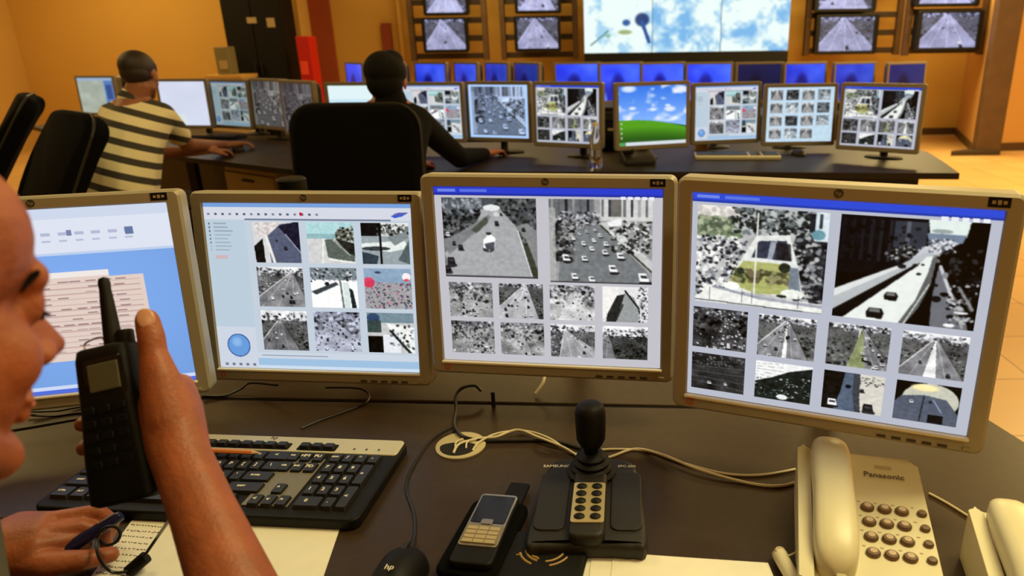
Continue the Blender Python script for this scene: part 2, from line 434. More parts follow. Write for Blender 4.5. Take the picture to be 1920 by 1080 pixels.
def sc_square(p):
    rng = np.random.default_rng(5)
    p.a[:] = .72; p.noise(rng, 6, .1)
    p.speck(rng, 50, (0, 0, .35, .12), [(225, 220, 215), (190, 185, 180)], (.03, .07))
    p.speck(rng, 120, (0, .12, .35, .3), [(120, 135, 105), (170, 175, 150), (90, 100, 85)], (.02, .05))
    p.speck(rng, 200, (.28, 0, .9, .25), [(40, 46, 44), (110, 118, 118), (180, 184, 184), (25, 28, 30)], (.015, .04))
    p.speck(rng, 240, (0, .3, .4, .98), [(225, 225, 220), (45, 48, 55), (130, 134, 140), (25, 26, 30), (240, 240, 236)], (.015, .035))
    p.poly([(.78, .2), (1, .25), (1, .95), (.93, .9), (.72, .45)], (40, 44, 46))
    p.speck(rng, 130, (.76, .2, 1, .9), [(25, 26, 28), (60, 62, 66), (190, 190, 190), (140, 142, 146)], (.015, .04))
    p.rect(.90, 0, 1, .28, (205, 215, 220)); p.rect(.86, .02, .90, .2, (40, 44, 50)); p.rect(.93, .02, .955, .16, (60, 70, 76)); p.ell(.93, .22, .05, .05, (110, 150, 160))
    p.poly([(.47, .27), (.72, .24), (.80, .55), (.85, .86), (.28, .86), (.3, .66)], (215, 218, 214))
    p.poly([(.49, .32), (.70, .30), (.74, .5), (.44, .49)], (62, 66, 80)); p.poly([(.58, .32), (.63, .31), (.60, .5), (.56, .5)], (190, 196, 205), .7)
    p.poly([(.62, .33), (.73, .33), (.75, .5), (.63, .5)], (40, 38, 40), .8)
    p.poly([(.38, .53), (.73, .53), (.76, .7), (.74, .84), (.5, .86), (.27, .78), (.30, .68)], (168, 172, 112))
    p.speck(rng, 60, (.32, .62, .74, .74), [(90, 84, 62), (120, 110, 84), (70, 78, 50), (150, 146, 110)], (.02, .045))
    p.ell(.70, .57, .045, .05, (50, 56, 44)); p.ell(.36, .64, .03, .035, (55, 62, 50))
    p.poly([(.74, .56), (.80, .56), (.84, .86), (.74, .85)], (120, 130, 140))
    p.ell(.30, .80, .06, .04, (235, 235, 232)); p.ell(.77, .83, .09, .05, (225, 228, 220)); p.ell(.69, .86, .04, .015, (40, 44, 40))
    p.poly([(.12, .82), (.55, .89), (1, .9), (1, 1), (0, 1), (0, .97)], (226, 226, 222))
    p.line(.15, .83, .5, .9, .012, (150, 152, 165)); p.line(.5, .9, 1, .93, .016, (160, 162, 172))
    for x in (.12, .38, .46, .82): p.line(x, .84, x, .97, .003, (80, 84, 84))
    p.line(.0, .98, 1, 1, .006, (90, 94, 92))
    p.line(.475, .05, .475, .86, .007, (215, 215, 205)); p.noise(rng, 38, 0.048)
def sc_flyover(p):
    rng = np.random.default_rng(9)
    p.a[:] = .07; p.rect(0, 0, .6, .55, (22, 22, 26))
    for k in range(9): p.rect(.02 + k * .065, .03, .045 + k * .065, .42, (30 + 5 * k, 32 + 5 * k, 38 + 5 * k), .7)
    p.rect(.38, .03, .6, .28, (62, 66, 74)); p.rect(.46, .03, .49, .25, (95, 100, 108)); p.speck(rng, 40, (.02, .05, .55, .4), [(34, 34, 38), (14, 14, 16)], (.01, .03))
    p.poly([(.6, 0), (.88, 0), (.86, .14), (.62, .14)], (214, 224, 220)); p.poly([(.6, .12), (.86, .12), (.84, .2), (.62, .22)], (120, 132, 150))
    p.ell(.70, .10, .07, .02, (150, 160, 160))
    p.rect(.87, .02, 1, .9, (8, 8, 8)); p.speck(rng, 60, (.78, .25, 1, .95), [(6, 6, 6), (30, 30, 30), (60, 60, 60)], (.01, .04))
    p.speck(rng, 50, (.34, .25, .72, .4), [(130, 130, 128), (60, 62, 62), (30, 32, 30), (190, 190, 186)], (.01, .025))
    p.poly([(.58, .27), (.72, .16), (.82, .2), (.68, .32), (.5, .4)], (188, 192, 198)); p.speck(rng, 34, (.6, .17, .8, .3), [(90, 92, 100), (230, 230, 232), (60, 62, 66)], (.008, .02))
    p.poly([(0, .72), (.44, .44), (.6, .31), (.68, .31), (.63, .36), (.5, .47), (0, .96)], (178, 182, 184))
    p.poly([(0, .72), (.42, .45), (.44, .47), (0, .80)], (215, 218, 216), .9)
    p.poly([(0, .93), (.54, .43), (.58, .42), (.14, .93), (0, 1)], (24, 24, 24))
    p.poly([(.08, 1), (.56, .44), (.62, .34), (.68, .33), (.66, .6), (.48, 1)], (222, 226, 222))
    p.poly([(.48, 1), (.58, .76), (.64, .5), (.66, .34), (.69, .33), (.67, .6), (.61, .83), (.53, 1)], (100, 102, 102)); p.line(.52, 1, .66, .6, .004, (225, 228, 224))
    p.poly([(.53, 1), (.62, .82), (.68, .55), (.69, .4), (.72, .4), (.71, .8), (.68, 1)], (16, 16, 16))
    p.poly([(.70, 1), (.69, .75), (.70, .5), (.71, .42), (.73, .42), (.80, .62), (.92, .82), (.96, 1)], (112, 114, 120))
    p.line(.72, .42, .85, .78, .012, (195, 196, 200)); p.line(.85, .78, .92, .98, .01, (160, 160, 160))
    p.speck(rng, 60, (.80, .55, .99, .95), [(190, 190, 190), (90, 90, 90), (20, 20, 20), (12, 12, 12)], (.01, .03))
    p.line(.86, .6, .97, .8, .012, (150, 150, 150), .8); p.ell(.90, .84, .05, .012, (220, 220, 220)); p.ell(.83, .97, .04, .018, (235, 235, 235))
    p.ell(.72, .73, .035, .03, (30, 30, 30)); p.ell(.70, .60, .02, .015, (30, 30, 30)); p.ell(.77, .68, .03, .02, (20, 20, 20)); p.ell(.76, .5, .02, .03, (140, 140, 140))
    for x, y, z in ((.41, .75, .05), (.31, .93, .065)):
        p.poly([(x - z, y - .1 * z), (x - z * .7, y - z * .8), (x + z * .7, y - z * .8), (x + z, y - .1 * z), (x + z * .8, y + z * .8), (x - z * .9, y + z * .7)], (28, 28, 28)); p.poly([(x - z * .6, y - z * .7), (x + z * .5, y - z * .7), (x + z * .6, y - z * .2), (x - z * .7, y - z * .2)], (120, 120, 118))
    for x, y, z in ((.58, .51, .018), (.55, .43, .02), (.6, .42, .014), (.46, .45, .03)): p.ell(x, y, z, z * .7, (40, 42, 44))
    p.noise(rng, 33, 0.015)
def sc_bus(p):
    rng = np.random.default_rng(12)
    p.a[:] = .47; p.rect(0, 0, 1, .35, (84, 88, 92)); p.speck(rng, 60, (0, 0, .42, .2), [(130, 136, 142), (90, 96, 104), (170, 174, 180)], (.02, .04))
    p.speck(rng, 150, (0, .15, .5, .5), [(30, 32, 34), (60, 64, 64), (110, 112, 112), (20, 22, 22)], (.015, .04))
    p.speck(rng, 150, (.55, .02, 1, .6), [(30, 32, 34), (80, 84, 82), (120, 122, 120), (50, 52, 50)], (.015, .04))
    p.poly([(.45, .1), (.62, .14), (.78, .34), (.9, .7), (.95, 1), (0, 1), (.05, .88), (0, .7), (.32, .42)], (162, 164, 166))
    p.poly([(.0, .55), (.28, .36), (.5, .2), (.52, .24), (.38, .4), (.05, .72)], (128, 130, 132)); p.poly([(.3, .4), (.48, .22), (.49, .3), (.36, .44)], (84, 88, 78))
    p.poly([(.78, .35), (.88, .5), (1, .85), (1, .4), (.9, .3)], (134, 136, 136)); p.poly([(.84, .52), (.92, .62), (1, .9), (1, 1), (.95, 1), (.9, .8)], (66, 70, 58)); p.line(.80, .4, .94, .98, .006, (215, 216, 216))
    p.ell(.53, .12, .09, .04, (220, 222, 222)); p.ell(.58, .2, .03, .03, (200, 200, 200))
    p.ell(.48, .64, .06, .035, (60, 60, 60)); p.poly([(.43, .52), (.5, .44), (.56, .5), (.55, .6), (.49, .66), (.43, .62)], (238, 238, 238)); p.poly([(.44, .57), (.55, .54), (.54, .63), (.46, .66)], (80, 84, 90)); p.ell(.49, .44, .03, .018, (50, 52, 50))
    for x, y, z, d in ((.18, .62, .045, 1), (.11, .57, .03, 1), (.05, .46, .035, 0), (.58, .31, .035, 1), (.63, .2, .02, 1), (.07, .8, .07, 1), (.03, .9, .06, 1), (.86, .38, .03, 1)): p.car(x, y, z, bool(d))
    p.noise(rng, 38, 0.036); p.line(.0, .99, 1, .99, .008, (70, 70, 72))
def sc_avenue(p):
    rng = np.random.default_rng(21)
    p.a[:] = .6; p.rect(0, 0, .45, .25, (110, 112, 114)); p.rect(.5, 0, 1, .25, (200, 200, 198))
    for k in range(14): p.rect(.02 + k * .07, 0, .045 + k * .07, .2, (150 - 60 * (k % 3), 152 - 60 * (k % 3), 152 - 55 * (k % 3)), .8)
    p.rect(.60, 0, .70, .2, (110, 108, 104)); p.speck(rng, 140, (.02, .15, .5, .35), CITY, (.01, .03))
    p.poly([(.28, .35), (.5, .28), (.95, .85), (1, 1), (.08, 1), (.1, .7)], (120, 124, 126))
    p.speck(rng, 120, (.05, .25, .25, .75), [(20, 22, 24), (60, 60, 60), (170, 170, 170), (100, 100, 100)], (.015, .04))
    p.rect(0, .1, .06, 1, (170, 172, 170), .7); p.poly([(.48, .28), (.56, .26), (1, .72), (1, .86)], (190, 192, 190)); p.line(.5, .3, 1, .85, .008, (60, 62, 50))
    p.speck(rng, 110, (.6, .25, .98, .62), [(25, 27, 25), (200, 202, 200), (90, 94, 90), (40, 42, 40), (225, 225, 225)], (.012, .035)); p.poly([(.56, .26), (.7, .22), (.7, .3), (.6, .32)], (225, 225, 225))
    for x, y, z in ((.34, .52, .035), (.44, .48, .03), (.5, .42, .03), (.42, .58, .035), (.56, .52, .038), (.55, .62, .045), (.70, .66, .055), (.63, .82, .065), (.35, .70, .045), (.25, .92, .05), (.42, .95, .05), (.93, .92, .08), (.17, .7, .06), (.3, .4, .025), (.37, .38, .022), (.24, .46, .03), (.45, .36, .02)): p.car(x, y, z, False, -.25)
    p.noise(rng, 38, 0.042); p.line(0, .99, 1, .99, .007, (60, 60, 60))
def sc_tunnel(p):
    rng = np.random.default_rng(31); p.a[:] = .08
    p.ell(.55, .42, .44, .42, (190, 190, 175)); p.ell(.45, .12, .25, .1, (240, 225, 170), 1, .6)
    p.poly([(.1, .38), (.45, .3), (.8, .36), (1, .7), (1, 1), (0, 1), (0, .55)], (92, 98, 112)); p.line(.45, .35, .42, 1, .012, (50, 52, 60)); p.line(.6, .4, .75, .7, .01, (150, 160, 185))
    p.car(.27, .5, .05); p.car(.56, .45, .04, True); p.rect(.55, .78, .78, .98, (25, 25, 28)); p.noise(rng, 23, 0.030)
def sc_two(p):
    rng = np.random.default_rng(33); p.a[:] = .1
    p.poly([(.35, 0), (.55, 0), (.5, .5), (.62, 1), (.2, 1), (.3, .5)], (92, 104, 122)); p.rect(.58, 0, 1, 1, (205, 202, 192)); p.poly([(.5, .0), (.6, 0), (.62, .6), (.66, 1), (.56, 1), (.5, .5)], (70, 74, 80))
    p.car(.18, .82, .13); p.car(.78, .85, .15, True); p.car(.65, .42, .06, True); p.ell(.42, .36, .05, .05, (20, 30, 44)); p.speck(rng, 16, (.6, .05, 1, .3), [(60, 62, 60), (140, 140, 136)], (.02, .04)); p.noise(rng, 23, 0.042)
def sc_bright(p):
    rng = np.random.default_rng(35); p.a[:] = .9
    for k in range(7): p.line(.02, .08 + k * .07, .5, .02 + k * .1, .004, G(150))
    p.poly([(0, .55), (.3, .4), (.6, .2), (1, .05), (1, 1), (0, 1)], (36, 42, 40)); p.speck(rng, 90, (0, .35, 1, .95), [(20, 22, 22), (90, 100, 98), (180, 184, 180), (40, 60, 56)], (.015, .04)); p.ell(.5, .9, .1, .07, (220, 226, 224)); p.noise(rng, 23, 0.042)
def sc_sea(p):
    rng = np.random.default_rng(41); p.a[:] = .78; p.rect(0, 0, 1, .3, (170, 205, 208)); p.rect(0, .28, 1, .4, (140, 176, 180)); p.ell(.8, .3, .2, .16, (110, 112, 100)); p.speck(rng, 50, (.62, .1, 1, .45), TREES + [(200, 200, 190)], (.02, .05))
    p.poly([(.38, .42), (.55, .4), (1, .8), (.98, .98), (.42, .85)], (96, 104, 98)); p.poly([(.6, .4), (1, .5), (1, .8), (.9, .75)], (44, 46, 42)); p.line(.35, .4, .3, 1, .015, (225, 228, 215)); p.line(.45, .9, 1, .97, .02, (225, 228, 220)); p.line(.55, .42, .9, .8, .008, (210, 212, 205)); p.noise(rng, 23, 0.042)
def sc_pole(p):
    rng = np.random.default_rng(43); p.a[:] = .85; p.rect(0, .0, .4, .32, (22, 26, 28)); p.speck(rng, 60, (.35, .05, 1, .3), [(30, 34, 34), (80, 86, 84), (120, 124, 120)], (.02, .06)); p.rect(.0, .32, 1, 1, (150, 160, 164)); p.poly([(0, .5), (.9, .42), (1, .6), (.6, .7), (.0, .62)], (218, 224, 220)); p.poly([(.55, .35), (.95, .2), (1, .35), (.7, .55)], (130, 138, 140)); p.poly([(.75, .9), (1, .4), (1, 1)], (90, 100, 104)); p.ell(.3, .62, .3, .05, (30, 34, 38), .8); p.poly([(0, .7), (.35, .8), (.3, 1), (0, 1)], (60, 72, 80)); p.rect(.38, 0, .42, 1, (18, 22, 24)); p.noise(rng, 23, 0.036)
def sc_white(p):
    rng = np.random.default_rng(45); p.a[:] = .93; p.rect(0, 0, 1, .3, (125, 136, 142)); p.speck(rng, 60, (0, 0, 1, .35), CITY, (.02, .05)); p.poly([(0, .6), (.55, .35), (.6, .42), (.1, .68)], (70, 76, 80)); p.line(.62, 0, .68, 1, .02, (110, 120, 118)); p.rect(.7, .35, .82, 1, (205, 216, 214)); p.poly([(.82, .5), (.9, .55), (.96, 1), (.86, 1)], (40, 50, 52)); p.ell(.35, .4, .05, .05, (40, 44, 48)); p.noise(rng, 23, 0.036)
def sc_crowd(p):
    rng = np.random.default_rng(47); p.a[:] = .62; p.rect(0, 0, 1, .35, (140, 162, 184)); p.speck(rng, 140, (0, .35, 1, 1), [(110, 106, 130), (60, 62, 80), (170, 166, 186), (200, 130, 150), (44, 46, 56)], (.015, .04)); p.ell(.1, .35, .12, .13, (205, 70, 100)); p.ell(.3, .1, .07, .03, (70, 84, 104)); p.ell(.9, .2, .09, .1, (235, 225, 225)); p.ell(.9, .28, .06, .03, (215, 80, 90)); p.noise(rng, 23, 0.036)
def sc_mixed(p):
    rng = np.random.default_rng(49); p.a[:] = .75; p.rect(0, 0, 1, .25, (120, 140, 150)); p.ell(.14, .13, .14, .12, (60, 80, 110)); p.rect(0, .2, .3, .5, (66, 80, 78)); p.rect(0, .58, .32, 1, (18, 22, 20)); p.rect(.32, .55, .7, 1, (218, 222, 226)); p.poly([(.4, .25), (1, .35), (1, 1), (.85, 1), (.5, .45)], (225, 228, 224)); p.line(.5, .45, .9, 1, .03, (44, 50, 50)); p.speck(rng, 26, (.5, .3, 1, .9), CARS, (.03, .06)); p.noise(rng, 23, 0.036)
def sc_curve(p):
    rng = np.random.default_rng(51); p.a[:] = .8; p.speck(rng, 60, (.05, .02, .55, .35), [(225, 215, 212), (190, 180, 178)], (.03, .06)); p.poly([(.3, .35), (.6, .05), (1, 0), (1, 1), (.35, 1)], (92, 98, 118)); p.poly([(.55, .1), (.9, 0), (1, 0), (1, .75), (.8, .45)], (38, 38, 56)); p.line(.7, .3, 1, .75, .012, (160, 160, 175)); p.line(.28, .35, .42, 1, .03, (220, 220, 215)); p.poly([(.0, .6), (.2, .4), (.22, 1), (.02, 1)], (28, 28, 30)); p.car(.68, .63, .06, True); p.car(.5, .45, .03, True); p.noise(rng, 23, 0.036)
def sc_ramp(p):
    rng = np.random.default_rng(53); p.a[:] = .85; p.rect(0, 0, .35, .9, (228, 226, 222)); p.poly([(.32, .25), (.5, .2), (.3, 1), (.08, 1), (.1, .8)], (48, 50, 48)); p.poly([(.5, .15), (.7, .3), (.82, .7), (.8, 1), (.3, 1)], (150, 154, 154)); p.line(.5, .12, .8, .6, .02, (30, 32, 34)); p.line(.8, .6, .82, 1, .015, (30, 32, 34)); p.speck(rng, 50, (.78, 0, 1, 1), CITY, (.02, .05)); p.line(.45, .5, .3, .95, .02, (60, 62, 62)); p.noise(rng, 23, 0.036)

def bar(p, c=(45, 75, 215), y=.045):
    p.rect(0, 0, 1, y, c); p.rect(0, y * .75, 1, y, tuple(min(255, int(v * .8)) for v in c)); p.rect(.02, y * .3, .1, y * .6, (140, 160, 240), .7); p.rect(.12, y * .3, .24, y * .6, (120, 145, 235), .6)
    for k in range(5): p.rect(.82 + k * .03, y * .95, .84 + k * .03, y * 1.3, (235, 238, 248))
def scr_four(p, body=(186, 190, 204)):
    p.a[:] = np.array(body) / 255.; bar(p)
    p.put(.025, .06, .48, .515, sc_square); p.put(.515, .06, .965, .515, sc_flyover)
    x = (.02, .265, .51, .755); w_ = .205
    p.put(x[0], .545, x[0] + w_, .745, sc_jam, 61, 62); p.put(x[1], .545, x[1] + w_, .745, sc_road, 62, .5, .12, -.2, .9, median=(-.06, .02, (225, 225, 222)))
    p.put(x[2], .545, x[2] + w_, .745, sc_road, 63, .55, .1, .5, 1.1, side='tree', median=(-.2, .1, (140, 148, 110))); p.put(x[3], .545, x[3] + w_, .745, sc_road, 64, .5, .16, -.1, 1.0, n=4, median=(-.12, .08, (226, 226, 224)))
    p.put(x[0], .775, x[0] + w_, .965, sc_night, 65); p.put(x[1], .775, x[1] + w_, .965, sc_bright); p.put(x[2], .775, x[2] + w_, .965, sc_two); p.put(x[3], .775, x[3] + w_, .965, sc_tunnel)
def scr_big(p):
    p.a[:] = np.array((196, 194, 202)) / 255.; bar(p, (40, 60, 205), .05)
    p.put(.035, .065, .455, .505, sc_bus); p.put(.51, .065, .955, .52, sc_avenue)
    x = (.045, .275, .505, .74); w_ = .2
    p.put(x[0], .535, x[0] + w_, .735, sc_jam, 71, 140, 110); p.put(x[1], .535, x[1] + w_, .735, sc_road, 72, .6, .05, -.3, .9, road=175); p.put(x[2], .535, x[2] + w_, .735, sc_jam, 73, 165, 60); p.put(x[3], .535, x[3] + w_, .735, sc_ramp)
    p.put(x[0], .76, x[0] + w_, .95, sc_jam, 75, 130, 150); p.put(x[1], .76, x[1] + w_, .95, sc_jam, 76, 140, 70); p.put(x[2], .76, x[2] + w_, .95, sc_road, 77, .35, .2, .2, 1.3, road=160, n=6, side='city'); p.put(x[3], .76, x[3] + w_, .95, sc_road, 78, .1, .3, -.6, .3, road=120, n=5, dark=.7)
def scr_nine(p, body=(196, 208, 220), side=(188, 206, 220)):
    rng = np.random.default_rng(3)
    p.a[:] = np.array(body) / 255.; p.rect(0, 0, 1, .028, (120, 160, 220)); p.rect(0, .028, 1, .1, (214, 218, 230)); p.rect(.2, .095, .9, .103, (110, 120, 145))
    for k in range(16): p.rect(.02 + k * .035, .062, .032 + k * .035, .076, (90, 90, 110) if k % 3 else (130, 132, 150))
    p.ell(.475, .066, .008, .011, (190, 30, 60)); p.poly([(.90, .075), (.93, .055), (.985, .052), (.955, .075), (.92, .085)], (50, 90, 210))
    p.rect(0, .103, .2, 1, side); p.rect(0, .74, .2, 1, (206, 214, 228))
    for k in range(8): p.rect(.045, .12 + k * .022, .045 + .1 * (.6 + .4 * rng.random()), .127 + k * .022, (150, 160, 176), .8); p.rect(.02, .12 + k * .022, .028, .13 + k * .022, (70, 80, 100), .8 if k < 6 else .2)
    p.rect(.04, .31, .1, .33, (215, 170, 170), .7)
    p.ell(.108, .855, .058, .072, (60, 100, 160)); p.ell(.108, .855, .052, .065, (104, 156, 220)); p.ell(.1, .835, .03, .035, (140, 185, 235), 1, .8)
    for k in range(5): p.rect(.03 + k * .035, .965, .045 + k * .035, .98, (90, 96, 110), .8)
    x = (.235, .495, .755); y = (.113, .375, .64); w_, h_ = .225, .24
    fns = [(sc_curve,), (sc_sea,), (sc_pole,), (sc_road, 83, .75, .15, -.3, 1.1, 225, 130, 'city', 14), (sc_white,), (sc_crowd,), (sc_road, 86, .4, .25, -.2, .8, 225, 110, 'tree', 8), (sc_jam, 87, 150, 120, (.95, .97, 1.05)), (sc_mixed,)]
    for k, f in enumerate(fns): p.put(x[k % 3], y[k // 3], x[k % 3] + w_, y[k // 3] + h_, *f)
    p.rect(.2, .895, 1, .93, (205, 215, 228)); p.rect(.22, .91, .55, .917, (120, 130, 150), .7); p.rect(.2, .93, 1, 1, (160, 194, 226)); p.rect(.2, .975, 1, 1, (205, 222, 240))
def scr_doc(p):
    rng = np.random.default_rng(4)
    p.a[:] = np.array((122, 166, 232)) / 255.
    p.a *= (1.06 - .16 * np.hypot(p.X - .6, p.Y - .5))[..., None]
    p.rect(0, 0, 1, .25, (222, 228, 242)); p.rect(0, 0, 1, .06, (206, 216, 236)); p.rect(0, .235, 1, .25, (190, 208, 238))
    for k in range(9): p.rect(.32 + k * .062, .13, .355 + k * .062, .145, (170, 176, 205), .8); p.rect(.32 + k * .062, .17, .35 + k * .062, .18, (160, 166, 196), .6)
    p.rect(.82, .12, .85, .16, (100, 120, 160)); p.rect(.6, .12, .62, .15, (120, 130, 170))
    p.poly([(.25, .34), (.73, .34), (.73, .375), (.86, .375), (.86, .82), (.25, .82)], (226, 206, 196)); p.poly([(.25, .34), (.73, .34), (.73, .37), (.25, .37)], (240, 232, 228))
    for k in range(14):
        y = .40 + k * .029; p.line(.27, y, .84, y, .0025, (190, 158, 150), .8)
        for q in range(6):
            if rng.random() < .55: x = .45 + .055 * q + .03 * rng.random(); p.line(x, y - .008, x + .035, y - .008, .003, (130, 100, 104), .75)
    p.rect(0, .955, 1, .975, (206, 218, 246)); p.rect(0, .975, 1, 1, (80, 110, 220))
def scr_hill(p):
    rng = np.random.default_rng(6); s = p.Y[..., None]
    p.a = (1 - s) * np.array((52, 120, 235)) / 255. + s * np.array((170, 205, 250)) / 255. * 1.1; p.a = np.clip(p.a, 0, 1)
    n = p.vn(rng, 6, 9) * .6 + p.vn(rng, 14, 18) * .4; p.mix(np.clip((n - .56) * 4, 0, 1) * (p.Y < .6), (245, 248, 255))
    for x, y, z in ((.2, .37, .05), (.5, .4, .05), (.75, .4, .08), (.9, .08, .1), (.15, .05, .1), (.72, .34, .04)): p.ell(x, y, z * 1.3, z * .7, (235, 242, 255), .9, .8)
    hl = .55 + .12 * (p.X - .35) ** 2 + .02 * p.X
    p.mix(p.Y > hl + .07 * p.X, (24, 70, 40)); p.mix(p.Y > hl + .1 * p.X * p.X, (84, 160, 30)); sh = np.clip((p.Y - hl - .12) * 5, 0, 1) * .8; p.mix(sh, (26, 74, 18))
    p.rect(0, .94, 1, 1, (215, 222, 230)); p.rect(0, .94, .1, 1, (80, 160, 90))
    for k in range(4): p.ell(.04, .62 + k * .08, .012, .016, (200, 200, 180))
def scr_grid16(p):
    p.a[:] = np.array((196, 222, 240)) / 255.
    for k in range(15): p.put(.05 + (k % 4) * .235, .05 + (k // 4) * .235, .235 + (k % 4) * .235, .24 + (k // 4) * .235, *((sc_jam, 200 + k, (60, 150, 170, 90)[(k // 2) % 4], 60, (.95, 1, 1.03)) if k % 2 else (sc_road, 200 + k, .5, .2, 0, 1, 215, 150, 'city', 6)))
    p.noise(np.random.default_rng(1), 30, .03)
def scr_single(p, dim=1., tint=(.86, .95, 1.12)):
    p.a[:] = np.array((205, 222, 245)) / 255.
    if dim < .9: sc_avenue(p)
    else: p.put(.05, .05, .95, .95, sc_avenue)
    p.tint([c * dim for c in tint])
def scr_bars(p):
    p.a[:] = np.array((205, 232, 245)) / 255.; p.rect(0, .0, 1, .25, (225, 245, 248)); p.rect(.15, .32, .42, .5, (50, 175, 70)); p.rect(.42, .32, .8, .5, (40, 90, 220)); p.rect(.1, .3, .8, .33, (160, 210, 235)); p.rect(.1, .55, .9, .95, (190, 220, 245))
def scr_blank(p):
    p.a[:] = np.array((214, 220, 240)) / 255.; p.noise(np.random.default_rng(2), 3, .02); p.rect(0, .75, .5, 1, (218, 236, 215), .5)
def scr_page(p):
    p.a[:] = np.array((150, 170, 190)) / 255.; p.rect(0, .08, .72, 1, (168, 178, 165)); p.noise(np.random.default_rng(8), 8, .06); p.rect(.75, 0, 1, 1, (84, 124, 185)); p.rect(.78, .2, .95, .6, (50, 80, 140)); p.rect(0, 0, 1, .08, (150, 175, 205))
def scr_blue(p, seed=0, dim=1., win=None):
    rng = np.random.default_rng(300 + seed); s = p.Y[..., None]; t = p.X[..., None]
    p.a = np.array((40, 62, 225)) / 255. * (1.05 - .25 * s) + np.array((20, 30, 20)) / 255. * t
    p.ell(.42, .62, .2, .42, (16, 20, 120), .9, .7); p.ell(.3, .9, .35, .5, (18, 22, 130), .6, .8); p.noise(rng, 5, .06); p.ell(.05, .98, .12, .3, (130, 170, 245), .7, .8)
    if win: p.rect(*win, (228, 232, 245))
    p.a = p.a * dim
def scr_tv(p, k):
    if k % 2: sc_road(p, 400 + k, .55, .12, .0, .95, 150, 190, 'city', 5, 1., None, (.92, .93, 1.12))
    else: sc_road(p, 400 + k, .45, .05, -.1, 1.1, 160, 165, 'tree', 6, 1., None, (.92, .93, 1.12))
    p.a = np.clip(p.a * 1.05, 0, 1)
def scr_aerial(p, k):
    rng = np.random.default_rng(500 + k); p.a[:] = .85; n = p.vn(rng, 4, 3) * .5 + p.vn(rng, 9, 7) * .3 + p.vn(rng, 22, 18) * .2
    lo = np.array((92, 165, 232)) / 255.; hi = np.array((245, 255, 252)) / 255.; f = np.clip((n - .35) * 3.2, 0, 1)[..., None]
    f = np.clip(f + (.55 if k in (0, 3) else .22), 0, 1)
    p.a = lo * (1 - f) + hi * f; p.tint((.97, 1, 1))
    if k == 3:
        p.ell(.62, .45, .07, .07, (30, 80, 150), .9, .6); p.ell(.85, .4, .12, .14, (20, 50, 110), .9, .5); p.line(.85, .45, .95, .8, .03, (40, 90, 160)); p.line(.1, .85, .35, .6, .015, (90, 150, 150)); p.ell(.6, .62, .12, .05, (150, 170, 110), .9, .6); p.ell(.35, .68, .05, .04, (120, 180, 150), .8, .5)

def screen_mesh(name, w, h, nx, ny, fn, args=(), parent=None, loc=(0, 0, 0), rot=(0, 0, 0)):
    """a grid in x (right) and z (up), centred, facing -y"""
    p = Pic(nx, ny); fn(p, *args)
    a = np.clip(p.a, 0, 1); a = np.where(a <= .04045, a / 12.92, ((a + .055) / 1.055) ** 2.4)
    X, Z = np.meshgrid((np.arange(nx) / (nx - 1) - .5) * w, (.5 - np.arange(ny) / (ny - 1)) * h)
    co = np.stack([X, np.zeros_like(X), Z], -1).reshape(-1, 3).astype(np.float32)
    i = np.arange(nx * ny).reshape(ny, nx)
    F = np.stack([i[:-1, :-1], i[1:, :-1], i[1:, 1:], i[:-1, 1:]], -1).reshape(-1, 4).astype(np.int32)
    me = bpy.data.meshes.new(name); me.vertices.add(len(co)); me.vertices.foreach_set('co', co.ravel())
    me.loops.add(F.size); me.loops.foreach_set('vertex_index', F.ravel())
    me.polygons.add(len(F)); me.polygons.foreach_set('loop_start', np.arange(0, F.size, 4, dtype=np.int32))
    try: me.polygons.foreach_set('loop_total', np.full(len(F), 4, dtype=np.int32))
    except Exception: pass
    me.update(calc_edges=True)
    at = me.color_attributes.new('Col', 'FLOAT_COLOR', 'POINT')
    at.data.foreach_set('color', np.concatenate([a.reshape(-1, 3), np.ones((nx * ny, 1))], 1).astype(np.float32).ravel())
    return link(name, me, 'screen', parent, loc, rot)
# ------------------------------------------------------------ the room
BY = 10.6
struct('floor', B(-1, 4.5, -.05, 16, 15, .1), 'floor')
struct('ceiling', B(-1, 4.5, 3.25, 16, 15, .1), 'ceil')
struct('wall_back', B(-1.35, BY + .1, 1.6, 14.5, .2, 3.2), 'wall')
struct('wall_left', B(-8.35, 4.5, 1.6, .2, 14, 3.2), 'wallL')
struct('wall_front', B(-1, -2.6, 1.6, 16, .2, 3.2), 'wallL')
struct('wall_side', B(6.9, 3.3, 1.6, .2, 11.6, 3.2), 'wallR')
bm = bmesh.new(); slab(bm, [(4.62, 8.92), (6.95, 9.15), (6.95, 11.2), (5.30, 10.9)], 0, 3.2); struct('wall_right', bm, 'wallR')
bm = bmesh.new(); slab(bm, [(4.60, 8.90), (6.8, 9.12), (6.8, 9.14), (4.60, 8.93)], 0, .10); struct('baseboard_right', bm, 'baseboard')
bm = bmesh.new(); slab(bm, [(4.59, 8.90), (4.61, 8.90), (5.22, 10.62), (5.18, 10.62)], 0, .09); struct('baseboard_return', bm, 'baseboard')
struct('baseboard_back', B(-1.5, BY - .01, .05, 13.4, .02, .1), 'baseboard')
def wbox(name, x0, y0, x1, y1, Y, depth, m, parent=None, tofloor=False, toceil=False, bev=.004):
    a = ony(x0, y0, Y); b = ony(x1, y1, Y)
    z1 = 3.19 if toceil else a.z; z0 = 0 if tofloor else b.z
    return B((a.x + b.x) / 2, Y + depth / 2, (z0 + z1) / 2, abs(b.x - a.x), depth, abs(z1 - z0), bev=bev)
struct('door_1', wbox('', 576, 20, 634, 140, BY - .05, .05, 0, tofloor=True, toceil=True), 'door')
t = obj('rust_panel', wbox('', 713, 43, 741, 140, BY - .07, .07, 0, tofloor=True), 'column'); tag(t, 'narrow rust-brown panel standing against the back wall, left of the wall screens', 'panel')
